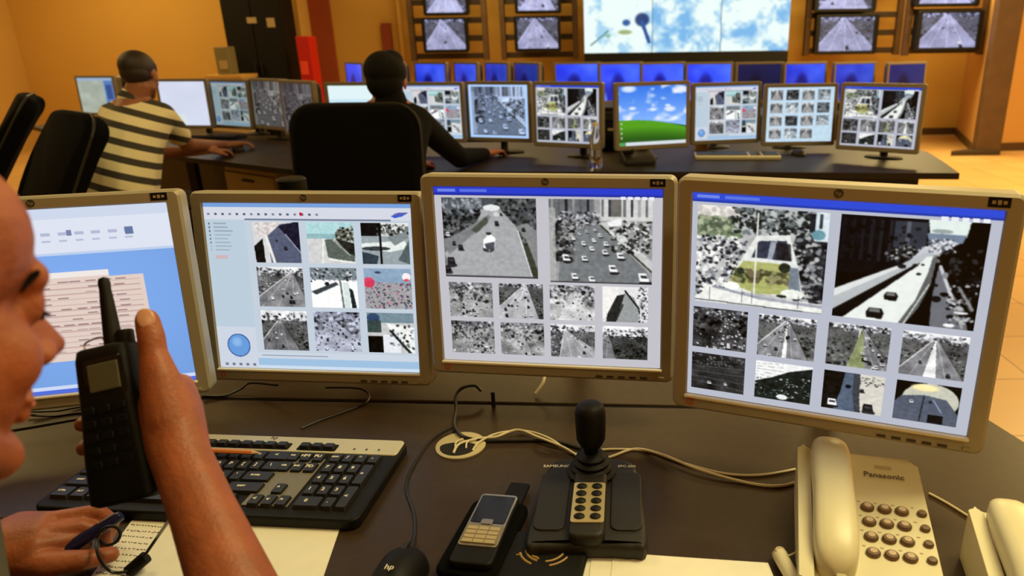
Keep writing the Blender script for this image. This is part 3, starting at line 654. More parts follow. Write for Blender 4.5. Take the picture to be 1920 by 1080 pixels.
struct('trim_1', wbox('', 741, 0, 762, 140, BY - .12, .12, 0, tofloor=True, toceil=True), 'wallL')

def place(o, x, y, z=0, rz=0): o.location = (x, y, z); o.rotation_euler = (0, 0, rz); return o
# black cabinet at the left of the back wall
CY = 9.6
a = ony(418, 60, CY); b = ony(548, 60, CY); cw = b.x - a.x
c = thing('storage_cabinet', 'tall black cabinet with two pale stickers on its doors, against the ochre wall', 'cabinet', ((a.x + b.x) / 2 - .04, CY, 0), R(0))
cw -= .14
obj('body', B(0, .2, 1.15, cw, .4, 2.3, bev=.006), 'cabinet', c)
for s in (-1, 1):
    d = obj('door', B(s * cw / 4, -.012, 1.15, cw / 2 - .01, .022, 2.2, bev=.004), 'cabinet', c)
    obj('handle', B(s * .04, -.04, 1.1, .012, .03, .14, bev=.004), 'darkgrey', d)
o = obj('sticker', B(.02 - .08 + .06, -.025, 1.68, .12, .004, .07), 'beige', c); o['label'] = 'pale reddish sticker'
o = obj('sticker', B(cw * .32, -.025, 1.65, .10, .004, .11), 'beige', c); o['label'] = 'pale square sticker'
# fire cabinet, wall panel box and ledge
a = ony(553, 68, 9.35); b = ony(590, 150, 9.35)
c = thing('fire_cabinet', 'bright red cabinet standing beside the black cabinet', 'fire cabinet', ((a.x + b.x) / 2, 9.35, 0))
obj('body', B(0, .12, a.z / 2, b.x - a.x, .24, a.z, bev=.01), 'redcab', c)
obj('window_mark', B(-.02, -.006, a.z - .38, .09, .012, .16, bev=.005), 'redbright', c)
struct('trim_2', wbox('', 552, 0, 578, 150, 10.2, .4, 0, tofloor=True, toceil=True), 'wallL')
a = ony(399, 88, 9.15); b = ony(434, 140, 9.15)
c = thing('grey_box', 'small grey-green box standing on the pale low cabinet beside the black cabinet', 'box', ((a.x + b.x) / 2, 9.15, b.z))
obj('body', B(0, .1, (a.z - b.z) / 2, b.x - a.x, .2, a.z - b.z, bev=.01), 'greybox', c)
obj('panel', B(.01, -.005, (a.z - b.z) * .35, (b.x - a.x) * .6, .01, (a.z - b.z) * .3, bev=.003), 'beige', c)
lz = b.z; a = ony(385, 141, 9.05); b = ony(452, 141, 9.05)
c = thing('low_cabinet', 'pale low cabinet under the grey-green box, in front of the ochre wall', 'cabinet', ((a.x + b.x) / 2, 9.05, 0))
obj('top', B(0, .2, lz - .02, b.x - a.x + .02, .44, .04, bev=.004), 'wallL', c)
obj('body', B(0, .2, (lz - .04) / 2, b.x - a.x, .4, lz - .04, bev=.004), 'beige', c)

# wall racks with television screens
TVG = 'television screens on the wall racks'
def tvset(cx, zc, y, w_, h_, k, label):
    t = thing('wall_television', label, 'television', (cx, y, zc), 0, TVG)
    bm = bmesh.new(); frame_ring(bm, w_, h_, .03, w_ * .86, h_ * .84, 0, .005, 0, .03, .008)
    for v in bm.verts: v.co = Vector((v.co.x, -v.co.z, v.co.y))
    obj('bezel', bm, 'black', t)
    obj('casing', B(0, .1, 0, w_ * .94, .19, h_ * .92, bev=.03), 'black', t)
    screen_mesh('screen', w_ * .86, h_ * .84, 80, 56, scr_tv, (k,), t, (0, -.004, .005))
def rack(xa, xb, zb, y, label, tvx0, tvx1, rows, k0, slx, labs):
    r = thing('display_rack', label, 'rack', ((ony(xa, 60, y).x + ony(xb, 60, y).x) / 2, y, zb))
    x0 = ony(xa, 60, y).x - r.location.x; x1 = ony(xb, 60, y).x - r.location.x
    for x in (x0, x1): obj('post', B(x, .12, (3.18 - zb) / 2, .07, .10, 3.18 - zb, bev=.006), 'rack', r)
    z = .06; n = 0
    while z < 3.1 - zb:
        obj('slat', B((x0 + x1) / 2, .18, z, x1 - x0 - .07, .05, .075, bev=.004), 'rackdark', r); z += .225
    for j, (ya, yb) in enumerate(rows):
        A = ony(tvx0, ya, y - .1); Bq = ony(tvx1, yb, y - .1)
        tvset((A.x + Bq.x) / 2, (A.z + Bq.z) / 2, y - .12, Bq.x - A.x, A.z - Bq.z, k0 + j, labs[j])
RY = 9.9
rack(768, 907, ony(800, 115, RY).z, RY, 'brown slatted wall rack farthest left, holding two televisions', 790, 881, [(33, 98), (-36, 29)], 0, 0,
     ['lower television on the leftmost slatted rack, showing a road junction', 'upper television on the leftmost slatted rack, cut by the top of the photo'])
rack(941, 1078, ony(1000, 112, RY).z, RY, 'brown slatted wall rack just left of the big video wall', 963, 1053, [(30, 96), (-40, 25)], 2, 0,
     ['lower television on the rack left of the video wall, showing a wide road', 'upper television on the rack left of the video wall, cut by the top edge'])
rack(1518, 1690, ony(1600, 104, RY).z, RY, 'brown slatted wall rack just right of the big video wall', 1530, 1640, [(28, 101), (-48, 22)], 4, 0,
     ['lower television on the rack right of the video wall, pale and blurred', 'upper television on the rack right of the video wall, cut by the top edge'])
rack(1708, 1852, ony(1760, 104, RY - .7).z, RY - .7, 'brown slatted wall rack farthest right, beside the leaning brown post', 1720, 1833, [(20, 95), (-58, 12)], 6, 0,
     ['lower television on the rightmost rack, showing a pale roadway', 'upper television on the rightmost rack, cut by the top of the photo'])
# leaning post on the right with its foot
ft = onz(1840, 288, 0)
c = thing('display_post', 'wide brown post on a splayed foot at the right end of the room', 'post', (ft.x, ft.y - .05, 0))
obj('post', B(.02, 0, 1.6, .30, .12, 3.12, bev=.01), 'rack', c)
bm = bmesh.new(); slab(bm, [(-.45, -.10), (.15, -.10), (.15, .1), (-.1, .1)], 0, .06, .01); obj('foot', bm, 'rackdark', c)
# video wall
VY = 9.75
A = ony(1092, -60, VY); E_ = ony(1478, 95, VY); vw = E_.x - A.x; vh = 1.35; zb = E_.z
c = thing('video_wall', 'big bright video wall of aerial pictures on a black base, centre of the back wall', 'video wall', ((A.x + E_.x) / 2, VY, 0))
pw = vw / 3
for i in range(3):
    for j in range(2):
        q = obj('cube_panel', B(-vw / 2 + pw * (i + .5), .25, zb + vh / 2 * (j + .5), pw - .004, .45, vh / 2 - .004, bev=.003), 'black', c)
        screen_mesh('screen', pw - .008, vh / 2 - .008, 110, 60, scr_aerial, (((3, 1, 2)[i] if j == 0 else 4 + i),), q, (-vw / 2 + pw * (i + .5), .018, zb + vh / 2 * (j + .5)))
obj('base_cabinet', B(0, .25, zb / 2, vw, .5, zb - .01, bev=.004), 'black', c)

# ------------------------------------------------------------ desks
def desk_thing(label, outline, z, th, m, legs, modesty=None):
    c = thing('desk', label, 'desk', (outline[0][0], outline[0][1], 0)); ox, oy = outline[0]
    bm = bmesh.new(); slab(bm, [(x - ox, y - oy) for x, y in outline], z - th, z, .004); obj('worktop', bm, m, c)
    for x, y in legs: obj('leg', B(x - ox, y - oy, (z - th) / 2, .06, .06, z - th, bev=.004), 'deskdark', c)
    for q in modesty or []:
        (x0, y0), (x1, y1) = q
        dx, dy = x1 - x0, y1 - y0; L = math.hypot(dx, dy); a = math.atan2(dy, dx)
        obj('modesty_panel', B((x0 + x1) / 2 - ox, (y0 + y1) / 2 - oy, (z - th) / 2 + .01, L, .025, z - th - .04, rot=None) if abs(a) < 1e-4 else
            _rotpanel((x0 + x1) / 2 - ox, (y0 + y1) / 2 - oy, (z - th) / 2 + .01, L, a, z - th - .04), 'deskdark', c)
    return c
def _rotpanel(cx, cy, cz, L, a, h):
    bm = bmesh.new(); box(bm, 0, 0, 0, L, .025, h, rot=Matrix.Rotation(a, 3, 'Z'))
    for v in bm.verts: v.co += Vector((cx, cy, cz))
    return bm
# near desk: front worktop with rounded right end, rear shelf behind a dark gap
gapL = [(-1.45, .93), (-1.013, 1.098), (-.777, 1.199), (.164, 1.136), (.55, 1.10), (.66, 1.085)]
end = [(.668, 1.06), (.685, 1.0), (.69, .93), (.70, .80), (.74, .60), (.80, .40)]
c = desk_thing('brown laminate control desk in the foreground, with a dark gap behind the front worktop', [(-1.6, .46), (.80, .40)] + end[::-1][1:] + gapL[::-1] + [(-1.7, .85)], TZ, .03, 'desk',
               [(-1.5, .6), (.6, .55)], None)
ox, oy = -1.6, .46
rear = [(x, y + .008) for x, y in gapL]
bm = bmesh.new(); slab(bm, [(x - ox, y - oy) for x, y in rear + [(.64, 1.16), (.58, 1.30), (.40, 1.55), (-.75, 1.62), (-1.5, 1.25)]], TZ - .03, TZ, .003); obj('rear_shelf', bm, 'desk', c)
bm = bmesh.new(); slab(bm, [(x - ox, y - oy - .004) for x, y in gapL] + [(x - ox, y - oy + .016) for x, y in gapL[::-1]], TZ - .035, TZ - .0035); obj('gap_strip', bm, 'gap', c)
obj('modesty_panel', B(-.4 - ox, 1.45 - oy, .36, 1.5, .025, .7), 'deskdark', c)
for x, y in ((-.7, 1.5), (.35, 1.42)): obj('leg', B(x - ox, y - oy, .36, .06, .06, .71, bev=.004), 'deskdark', c)
desk_thing('long dark laminate desk of the second row, running to a point at the right', [(-4.95, 6.25), (-3.3, 4.85), (-2.62, 4.36), (-1.64, 3.79), (-.92, 3.667), (.45, 3.555), (1.72, 3.41), (1.80, 3.76), (1.86, 4.087), (1.80, 4.6), (-1.7, 4.85), (-3.2, 5.8), (-4.7, 7.1)], TZ, .032, 'desk2',
           [(-4.4, 6.6), (-2.9, 5.0), (-1.5, 4.2), (1.3, 4.3)], [((-1.55, 4.12), (1.66, 3.72)), ((-4.3, 6.3), (-1.75, 4.25))])
desk_thing('dark laminate desk of the third row, hidden behind its blue monitors', [(-3.2, 6.2), (2.7, 6.2), (2.7, 7.0), (-3.2, 7.0)], TZ, .032, 'desk2', [(-3.0, 6.3), (0, 6.3), (2.5, 6.3)], [((-3.1, 6.9), (2.6, 6.9))])

# ------------------------------------------------------------ monitors
MW, MH = .42, .346; SW, SH, TOP = .376, .301, .0205
def face(bm):
    for v in bm.verts: v.co = Vector((v.co.x, -v.co.z, v.co.y))
    return bm
def monitor(label, group, x, y, z, yaw, tilt, res, fn, args=(), near=False, m='bezel', baseY=.20, bR=.10):
    t = thing('computer_monitor', label, 'monitor', (x, y, TZ), yaw, group); h = z - TZ
    L_ = (0, 0, h); Rt = (-tilt, 0, 0)
    bm = bmesh.new(); frame_ring(bm, MW, MH, .012, SW, SH, 0, MH / 2 - TOP - SH / 2, -.028, .004, .004)
    for v in bm.verts: v.co.y += MH / 2
    bz = obj('bezel', face(bm), m, t, L_, Rt)
    obj('rear_casing', face(RP(MW - .03, MH - .03, .03, -.065, -.02, .012, 0, MH / 2)), 'darkgrey', t, L_, Rt)
    screen_mesh('screen', SW + .002, SH + .002, res[0], res[1], fn, args, t, (0, (MH - TOP - SH / 2) * math.sin(tilt) , h + (MH - TOP - SH / 2) * math.cos(tilt)), Rt)
    if near:
        obj('lower_lip', B(0, -.0050, MH - TOP - SH - .0024, SW + .006, .008, .0044, bev=.0015), 'lip', t, L_, Rt)  # pale strip with the edge highlight put into its colour
        lg = obj('maker_mark', face(LA([(.0001, .004), (.0058, .004), (.0058, .0052), (.0001, .0052)], 20, c=(0, MH - TOP / 2, 0))), 'logo', t, L_, Rt)
        text('mark_letters', 'hp', .008, 'bezel', lg, (0, -.0054, MH - TOP / 2), (PI / 2, 0, 0))
        bd = obj('model_badge', B(MW / 2 - .030, -.0042, MH - TOP / 2, .024, .0012, .012), 'black', t, L_, Rt)
        for k in range(3): obj('badge_print', B(MW / 2 - .036 + k * .006, -.0051, MH - TOP / 2, .004, .0004, .004 + .0015 * (k % 2)), 'beige', bd)
        bm = bmesh.new(); 
        q = [(.0055 * math.cos(a), .0055 * math.sin(a)) for a in [2 * PI * i / 20 for i in range(20)]]; qi = [(x_ * .6, y_ * .6) for x_, y_ in q]
        loft(bm, [[(a_, b_, 0) for a_, b_ in qi], [(a_, b_, 0) for a_, b_ in q], [(a_, b_, .001) for a_, b_ in q], [(a_, b_, .001) for a_, b_ in qi]], False, False)
        for v in bm.verts: v.co = v.co + Vector((-SW / 2 + .006, .0125, .004))
        o = obj('warning_mark', face(bm), 'red', t, L_, Rt); o['label'] = 'small red ring mark at the lower left of the bezel'
        for k in range(5): obj('button', B(.085 + k * .019, -.0045, .007, .012, .003, .0035, bev=.001), 'logo', t, L_, Rt)
        o = obj('power_button', B(.19, -.0045, .008, .010, .003, .005, bev=.001), 'bezel', t, L_, Rt)
    ny = baseY if not near else .29
    if near: bR = .075
    bm = bmesh.new(); tube(bm, [(0, ny, .012), (0, ny, h * .6 + .03), (0, ny - .03, h + .10), (0, .05, h + .17)], .022, 10, 6); obj('neck', bm, 'darkgrey', t, smooth=True)
    bm = bmesh.new(); lathe(bm, [(.0001, 0), (bR, 0), (bR + .002, .006), (bR - .01, .012), (.03, .017), (.0001, .018)], 32, (0, ny, 0), 1, .6); obj('base', bm, 'black' if not near else 'darkgrey', t, smooth=True)
    return t
Z0 = 1.38
NG = 'foreground monitors'
m1 = monitor('foreground monitor at the far left showing a text document on blue', NG, -.883, 1.046, Z0 - .56, R(12.7), R(7.5), (376, 301), scr_doc, near=True)
m2 = monitor('foreground monitor with nine traffic pictures and a round blue dial on its screen', NG, -.524, 1.164, Z0 - .582, R(-5.4), R(7.9), (400, 320), scr_nine, near=True)
obj('stand_foot', LA([(.0001, 0), (.022, 0), (.021, .006), (.0001, .012)], 24, sy=.6), 'ivory', m2, (-.012, .125, 0), smooth=True)
m3 = monitor('foreground monitor with a white bus among two big street pictures, third from the left', NG, -.098, 1.103, Z0 - .547, R(-7.6), R(4.4), (400, 320), scr_big, near=True)
m4 = monitor('foreground monitor at the right with a green square and a dark flyover on its screen', NG, .294, .877, Z0 - .521, R(-20.8), R(.7), (470, 376), scr_four, near=True)
# the maker's name on the software toolbar of the second screen
text('toolbar_lettering', 'SAMSUNG', .0052, 'paper', m2, (.169, .318 * math.sin(R(7.9)) - .0020, .798 - TZ + .3055), (PI / 2 - R(7.9), R(-8), 0))
SG = 'second row monitors'
def row(lab, p, yaw, tilt, fn, args=(), res=(120, 96), **k):
    return monitor(lab, SG, p[0], p[1], Z0 + p[2], R(yaw), R(tilt), res, fn, args, m='bezel2', **k)
row('second row monitor showing green and blue bars on white, beside the man in black', (-1.40, 4.19, -.55), -8.7, 1.7, scr_bars)
row('second row monitor showing nine small pictures, right beside the head of the man in black', (-1.02, 4.28, -.56), -11.3, 1.8, scr_nine)
row('second row monitor filled with one bluish street picture, on a black foot', (-.62, 4.26, -.56), -17.7, 2.1, scr_single, baseY=.06, bR=.125)
row('second row monitor with two large pictures, just left of the one with the green hill', (-.20, 3.91, -.55), -23.8, 1.9, scr_four)
row('second row monitor showing a green hill under a blue sky', (.26, 3.80, -.55), 17.1, 1.7, scr_hill, (), (160, 128))
row('second row monitor with nine pictures and pale left column, right of the green hill', (.71, 4.18, -.58), 11.4, 1.8, scr_nine)
row('second row monitor showing a grid of fifteen small pictures', (1.12, 4.13, -.59), -.2, 1.8, scr_grid16, (), (160, 128))
row('last monitor at the right end of the second row, with a black flyover picture', (1.42, 3.73, -.57), -33.8, 1.5, scr_four, (), (160, 128))
row('small looking monitor with a blue-grey page at the far left of the second row', (-4.55, 6.59, -.58), -12.6, 2.2, scr_page)
row('monitor turned sideways behind the striped man, its screen nearly edge on', (-4.02, 6.10, -.57), -58, 2, scr_page)
row('second row monitor with a blank white screen, right of the striped man', (-3.0, 5.22, -.56), -11.5, 2.3, scr_blank)
row('second row monitor with grey small pictures, right of the blank white one', (-2.69, 5.25, -.57), -27, 2.9, lambda p: (scr_nine(p), p.tint((.72, .76, .74))))
row('second row monitor with one dim grey road picture, behind the striped man\'s hand', (-2.33, 5.06, -.56), -34.8, 3.1, scr_single, (.62, (1, 1, 1)), baseY=.06, bR=.125)
row('dim monitor half hidden behind the big black chair back, second row', (-1.90, 4.52, -.55), -40.6, 1.7, scr_single, (.5, (1, 1.02, 1.1)))
TG = 'blue monitors of the third row'
third = [(633, 689, 1., None, 'blue third row monitor farthest left, before the head of the man in black'), (700, 764, .15, None, 'dark monitor of the third row mostly hidden by the head of the man in black'),
 (768, 841, 1., (.3, .75, .62, 1), 'blue third row monitor with a small white window, right of the black-haired head'),
 (842, 899, .95, None, 'blue third row monitor fourth from the left, right of the one with small white window'),
 (901, 955, .8, None, 'dull blue third row monitor above the one with the single street picture'),
 (957, 1012, .62, None, 'greyish blue third row monitor left of the gap with ochre wall'),
 (1040, 1126, 1.1, (.12, .7, .8, 1), 'bright blue third row monitor with a wide white window, right of the ochre gap'),
 (1127, 1204, 1.15, None, 'bright blue third row monitor above the left edge of the green hill one'),
 (1205, 1284, 1.15, None, 'bright blue third row monitor straight above the green hill one'),
 (1285, 1376, 1.15, None, 'bright blue third row monitor left of the very dark one'),
 (1381, 1468, .3, None, 'very dark blue third row monitor in front of the right end of the video wall'),
 (1471, 1553, 1., None, 'deep blue third row monitor just right of the video wall'),
 (1564, 1645, .9, None, 'blue third row monitor second from the right'),
 (1664, 1741, .45, None, 'dark violet third row monitor farthest right')]
for k, (xa, xb, dim, win, lab) in enumerate(third):
    y = 6.45; a = ony(xa, 130, y); b = ony(xb, 130, y); wpx = b.x - a.x
    c_ = min(1., wpx / MW); yaw = math.acos(c_) * (1 if k in (3, 4, 5, 13) and k != 13 else -1)
    if c_ > .96: yaw = 0
    zt = ony((xa + xb) / 2, 116, y).z
    monitor(lab, TG, (a.x + b.x) / 2, y, zt - MH, -abs(yaw) if k < 6 else abs(yaw) * .6, R(2), (60, 48), scr_blue, (k, dim, win), m='bezel2', bR=.07)
# ------------------------------------------------------------ things on the near desk
# keyboard
kc = onz(366, 890, TZ + .02)
KW, KD = .462, .205
kl = onz(55, 945, TZ + .022); kr = onz(668, 972, TZ + .022); kt = onz(705, 815, TZ + .03)
kyaw = math.atan2(kr.y - kl.y, kr.x - kl.x); KW = (kr - kl).length; kd = Vector((-math.sin(kyaw), math.cos(kyaw), 0)); KD = (kt - kr).dot(kd) + .004
kb = thing('computer_keyboard', 'black keyboard with a silver strip along its back edge, under the arm of the man', 'keyboard', (kl.x, kl.y, TZ), kyaw)
bm = bmesh.new(); slab(bm, [(x + KW / 2, y + KD / 2) for x, y in rrect(KW, KD, .014)], 0, .018, .004); obj('body', bm, 'black', kb)
bm = bmesh.new(); slab(bm, [(x + KW / 2, y + KD - .0245) for x, y in rrect(KW - .008, .043, .008)], .016, .0205, .002); obj('silver_strip', bm, 'kbsilver', kb)
for u0, u1 in ((.645, .735),): obj('grey_panel', B((.628 + .77) / 2 * KW, .081, .019, .142 * KW, .120, .0025, bev=.001), 'kbgrey', kb)
text('maker_mark', 'hp', .012, 'logo', kb, (KW * .535, KD - .009, .0208))
for k in range(3): obj('indicator_light', B(KW * (.84 + k * .042), KD - .034, .0208, .003, .004, .0008), 'logo', kb)
prow = (KD - .05 - .016) / 5.0
def key(u, v, w_, leg=None, d=None):
    d = d or prow - .0022
    bm = bmesh.new(); a = rrect(w_ - .0015, d, .0015, 2); b = rrect(w_ - .0055, d - .005, .002, 2)
    loft(bm, [[(x, y, 0) for x, y in a], [(x, y + .0008, .0075) for x, y in b]])
    k = obj('key', bm, 'kb', kb, (u, v, .0165))
    if leg: text('key_legend', leg, .0095 if len(leg) < 3 else .0048, 'legend', k, (-w_ * .10, .0015, .0078), ext=.0003, bold=.0002)
P_ = .0192 * KW / .457
def rowk(u, v, items):
    for it in items:
        s, wd = it if isinstance(it, tuple) else (it, 1)
        if s is not None: key(u + wd * P_ / 2, v, wd * P_, s)
        u += wd * P_
u0 = .011; v0 = .016 + prow / 2
rowk(u0, v0 + 4 * prow, list('`1234567890-=') + [('<', 2)])
rowk(u0, v0 + 3 * prow, [('TAB', 1.5)] + list('QWERTYUIOP[]') + [('\\', 1.5)])
rowk(u0, v0 + 2 * prow, [('CAPS', 1.75)] + list("ASDFGHJKL;'") + [('ENTER', 2.25)])
rowk(u0, v0 + 1 * prow, [('SHIFT', 2.25)] + list('ZXCVBNM,./') + [('SHIFT', 2.75)])
rowk(u0, v0, [('CTRL', 1.5), ('ALT', 1.25), ('', 7), ('ALT', 1.25), ('', 1.25), ('CTRL', 1.5)])
un = KW * .643
rowk(un, v0 + 4 * prow, ['INS', 'HM', 'PU']); rowk(un, v0 + 3 * prow, ['DEL', 'END', 'PD'])
rowk(un + P_, v0 + prow, ['^']); rowk(un, v0, ['<', 'v', '>'])
up = KW * .785
rowk(up, v0 + 4 * prow, ['NUM', '/', '*', '-']); rowk(up, v0 + 3 * prow, list('789')); rowk(up, v0 + 2 * prow, list('456')); rowk(up, v0 + prow, list('123')); rowk(up, v0, [('0', 2), '.'])
for vv, s in ((v0 + 2.5 * prow, '+'), (v0 + .5 * prow, '<')): key(up + 3.5 * P_, vv, P_, s, prow * 2 - .0022)
for g, n_ in ((.03, 1), (.085, 4), (.27, 4), (.44, 4), (.645, 3)):
    bm = bmesh.new(); slab(bm, [(x + g * KW + n_ * P_ / 2 + .002, y + KD - .033) for x, y in rrect(n_ * P_ + .004, .019, .003, 2)], .0205, .0212); obj('key_well', bm, 'black', kb)
    for k in range(n_):
        bm = bmesh.new(); a = rrect(P_ - .002, .014, .0015, 2); b = rrect(P_ - .006, .0105, .002, 2)
        loft(bm, [[(x, y, 0) for x, y in a], [(x, y, .006) for x, y in b]]); obj('key', bm, 'kb', kb, (g * KW + (k + .5) * P_ + .002, KD - .033, .0205))
# pencil on the keyboard
a = onz(396, 845, TZ + .031); b = onz(487, 849, TZ + .030); d = (b - a).normalized(); a2 = a - d * .07
pc = thing('pencil', 'orange pencil lying on the keys of the keyboard', 'pencil', tuple(a2), 0)
obj('shaft', T([(0, 0, 0), b - a2 - d * .012], .0036, 6, 1), 'pencil', pc)
obj('wood_tip', T([b - a2 - d * .012, b - a2], .0034, 6, 1, .0008), 'wood', pc)

# papers
def paper(label, pts, z, ink=0, seed=0, grp=None):
    W_ = [onz(x, y, z) for x, y in pts]; o0 = W_[0]
    c = thing('paper_sheet', label, 'paper', (o0.x, o0.y, z), 0, grp)
    bm = bmesh.new(); slab(bm, [(p.x - o0.x, p.y - o0.y) for p in W_], 0, .0006); obj('sheet', bm, 'paper', c)
    rng = random.Random(seed)
    if ink:
        bm = bmesh.new(); ex = (W_[1] - W_[0]); ey = (W_[3] - W_[0])
        for k in range(ink):
            v = .06 + .88 * k / ink; u = .06
            while u < .8:
                L = rng.uniform(.02, .06); p = W_[0] + ex * u + ey * v - o0
                q = [p + ex * (L * t) + ey * rng.uniform(-.008, .008) for t in (0, .33, .66, 1)]
                tube(bm, [(w_.x, w_.y, .0009) for w_ in q], .0006, 4, 2); u += L + rng.uniform(.01, .06)
        obj('handwriting', bm, 'ink', c)
    return c
paper('handwritten white sheet lying under the keyboard, beneath the pen hand', [(262, 956), (335, 962), (365, 1110), (150, 1110)], TZ + .0015, 12, 3)
paper('blank looking cream sheet sticking out in front of the keyboard, right of the forearm', [(330, 970), (641, 980), (590, 1130), (325, 1130)], TZ + .0004, 0, 4)
paper('lowest sheet of the cream paper stack at the bottom edge, its left corner sticking out', [(1091, 1037), (1330, 1052), (1330, 1130), (1085, 1130)], TZ + .0004)
paper('middle sheet of the cream paper stack at the bottom edge', [(1110, 1034), (1440, 1056), (1470, 1130), (1100, 1130)], TZ + .0016)
paper('topmost sheet of the cream paper stack at the bottom edge', [(1150, 1036), (1425, 1056), (1462, 1130), (1140, 1130)], TZ + .0028)

# mouse
mc = onz(742, 1082, TZ + .015)
ms = thing('computer_mouse', 'black mouse at the bottom edge of the desk, its cable running to the grommet', 'mouse', (mc.x, mc.y, TZ), R(-6))
bm = bmesh.new(); P = []
for i in range(13):
    t = i / 12; y = -.055 + .11 * t; s = math.sqrt(max(0, 1 - (2 * t - 1) ** 4)); wd = .031 * s + .001; h = .036 * math.sin(PI * min(1, .12 + .8 * (1 - t))) ** .7 * (s ** .5) + .003
    P.append([(wd * math.cos(a) , y, max(0, h * math.sin(a)) ) for a in [PI * k / 12 for k in range(13)]] + [(0, y, 0)])
loft(bm, P); obj('shell', bm, 'black', ms, smooth=True)
lw = obj('scroll_wheel', B(0, .033, .030, .007, .018, .008, bev=.002), 'darkgrey', ms)
text('maker_mark', 'hp', .012, 'legend', ms, (0, -.012, .0405), (0, 0, 0))
obj('button_gap', B(0, .043, .0245, .0012, .02, .004, rot=None), 'gap', ms)

# cables
def cable(label, pts, r, m, name='cable'):
    W_ = [onz(p[0], p[1], TZ + r + (p[2] if len(p) > 2 else 0)) for p in pts]
    o = obj(name, T([p - W_[0] for p in W_], r, 8, 8), m, None, W_[0], smooth=True); return tag(o, label, 'cable')
cable('black mouse cable curving over the desk from the grommet to the mouse', [(852, 800, .004), (812, 822), (778, 868), (762, 912), (776, 962), (778, 1000), (768, 1042, .01), (764, 1052, .016)], .0022, 'cable')
cable('black cable drooping below the second monitor to the back of the keyboard', [(610, 727, .02), (668, 728, .012), (690, 738, .004), (686, 755), (645, 772), (600, 788), (565, 803)], .0019, 'cable')
cable('thick black cable rising over the shelf above the grommet', [(902, 733, .012), (890, 723, .02), (868, 727, .02), (855, 742, .014), (855, 770, .006), (852, 798, .004), (868, 818, .004), (905, 826), (960, 826), (1020, 826), (1060, 832), (1120, 850)], .0030, 'cable')
cable('cream cable twisting from the grommet past the joystick to the phone, the upper one', [(886, 845, .002), (900, 828, .004), (935, 812, .004), (985, 808, .002), (1030, 822, .006), (1075, 850), (1110, 846), (1150, 842), (1215, 846), (1280, 868), (1360, 888), (1430, 890), (1500, 878)], .0019, 'whitecable')
cable('cream cable from the grommet to the phone, the lower one', [(850, 850, .002), (862, 832, .005), (900, 822, .003), (930, 819, .004), (970, 806, .004), (1010, 820, .008), (1055, 838, .004), (1100, 862), (1140, 858), (1190, 842), (1240, 852, .005), (1310, 880, .004), (1400, 905), (1460, 911), (1502, 901)], .0022, 'whitecable')
cable('thin cream cord between the two ivory phones', [(1742, 925), (1770, 940), (1795, 955), (1822, 972)], .0019, 'whitecable')
cable('short cream cable hanging behind the third monitor', [(1022, 700, .03), (1018, 718, .018), (1004, 738, .002)], .0032, 'whitecable')
cable('black cable lying on the shelf below the first monitor, upper one', [(55, 772, .01), (110, 770, .004), (160, 762), (210, 765)], .0021, 'cable')
cable('black cable lying on the shelf below the first monitor, lower one', [(50, 778, .004), (100, 780), (150, 774), (200, 780)], .0021, 'cable')
cable('black cable lying between the first and the second monitor', [(380, 742, .003), (420, 742), (450, 730, .004), (470, 718, .01), (520, 722, .02)], .0024, 'cable')
# thin post of a monitor arm between third monitor and shelf
a = onz(924, 768, TZ); o = obj('cable_clip', RP(.007, .007, .002, 0, .030, .001), 'cable', None, (a.x, a.y + .012, TZ)); tag(o, 'small dark cable clip standing on the gap in the desk below the third monitor', 'clip')

# grommet
gc = onz(864, 836, TZ)
g = thing('desk_grommet', 'round cream cable grommet with a dark opening, set in the desk', 'grommet', (gc.x, gc.y, TZ))
rr_ = .040
obj('ring', LA([(.0001, 0), (rr_ + .001, 0), (rr_ + .001, .002), (rr_ - .002, .0035), (.0001, .0036)], 36), 'ivorydark', g, smooth=True)
bm = bmesh.new(); slab(bm, [(.030 * math.cos(R(a)) - .002, .027 * math.sin(R(a)) * (1.0 if math.sin(R(a)) < 0 else .45) - .008) for a in range(0, 360, 10)], .0036, .0044); obj('cable_opening', bm, 'gap', g)
for k, (x, y) in enumerate(((-.006, -.004), (.012, -.004))): obj('cable_end', T([(x, y - .012, .005), (x - .001, y + .004, .007), (x + .008, y + .016, .006)], .0016, 6, 6), 'whitecable', g)

# joystick controller
A = onz(985, 1022, TZ + .02); Bq = onz(1215, 1026, TZ + .02); Cq = onz(1102, 862, TZ + .02)
jw = (Bq - A).length; jd = .235; jy = math.atan2(Bq.y - A.y, Bq.x - A.x)
mid = (A + Bq) / 2; jd = Cq.y - mid.y
j = thing('joystick_controller', 'dark grey camera control keypad with an upright joystick in the middle of the desk', 'joystick', (mid.x, mid.y, TZ), jy + R(1))
out = [(-jw / 2, .004), (-jw / 2 + .02, -.006), (-.03, -.004), (.03, -.004), (jw / 2 - .02, -.006), (jw / 2, .004), (jw / 2 - .006, jd * .55), (jw / 2 - .012, jd - .03), (jw / 2 - .035, jd - .004), (-jw / 2 + .035, jd - .004), (-jw / 2 + .012, jd - .03), (-jw / 2 + .006, jd * .55)]
def smoothpts(P, k=5):
    n = len(P); o = []
    for i in range(n):
        a, b, c_, d_ = [Vector((*P[(i + q) % n], 0)) for q in (-1, 0, 1, 2)]
        for s in range(k):
            t = s / k; v = .5 * ((2 * b) + (c_ - a) * t + (2 * a - 5 * b + 4 * c_ - d_) * t * t + (3 * b - a - 3 * c_ + d_) * t ** 3); o.append((v.x, v.y))
    return o
bm = bmesh.new(); slab(bm, smoothpts(out), 0, .026, .008); obj('housing', bm, 'darkgrey', j, smooth=True)
for s in (-1, 1): obj('side_pad', RP(jw * .27, jd * .66, .012, .0255, .0285, .0015, s * jw * .325, jd * .44), 'darkgrey', j)
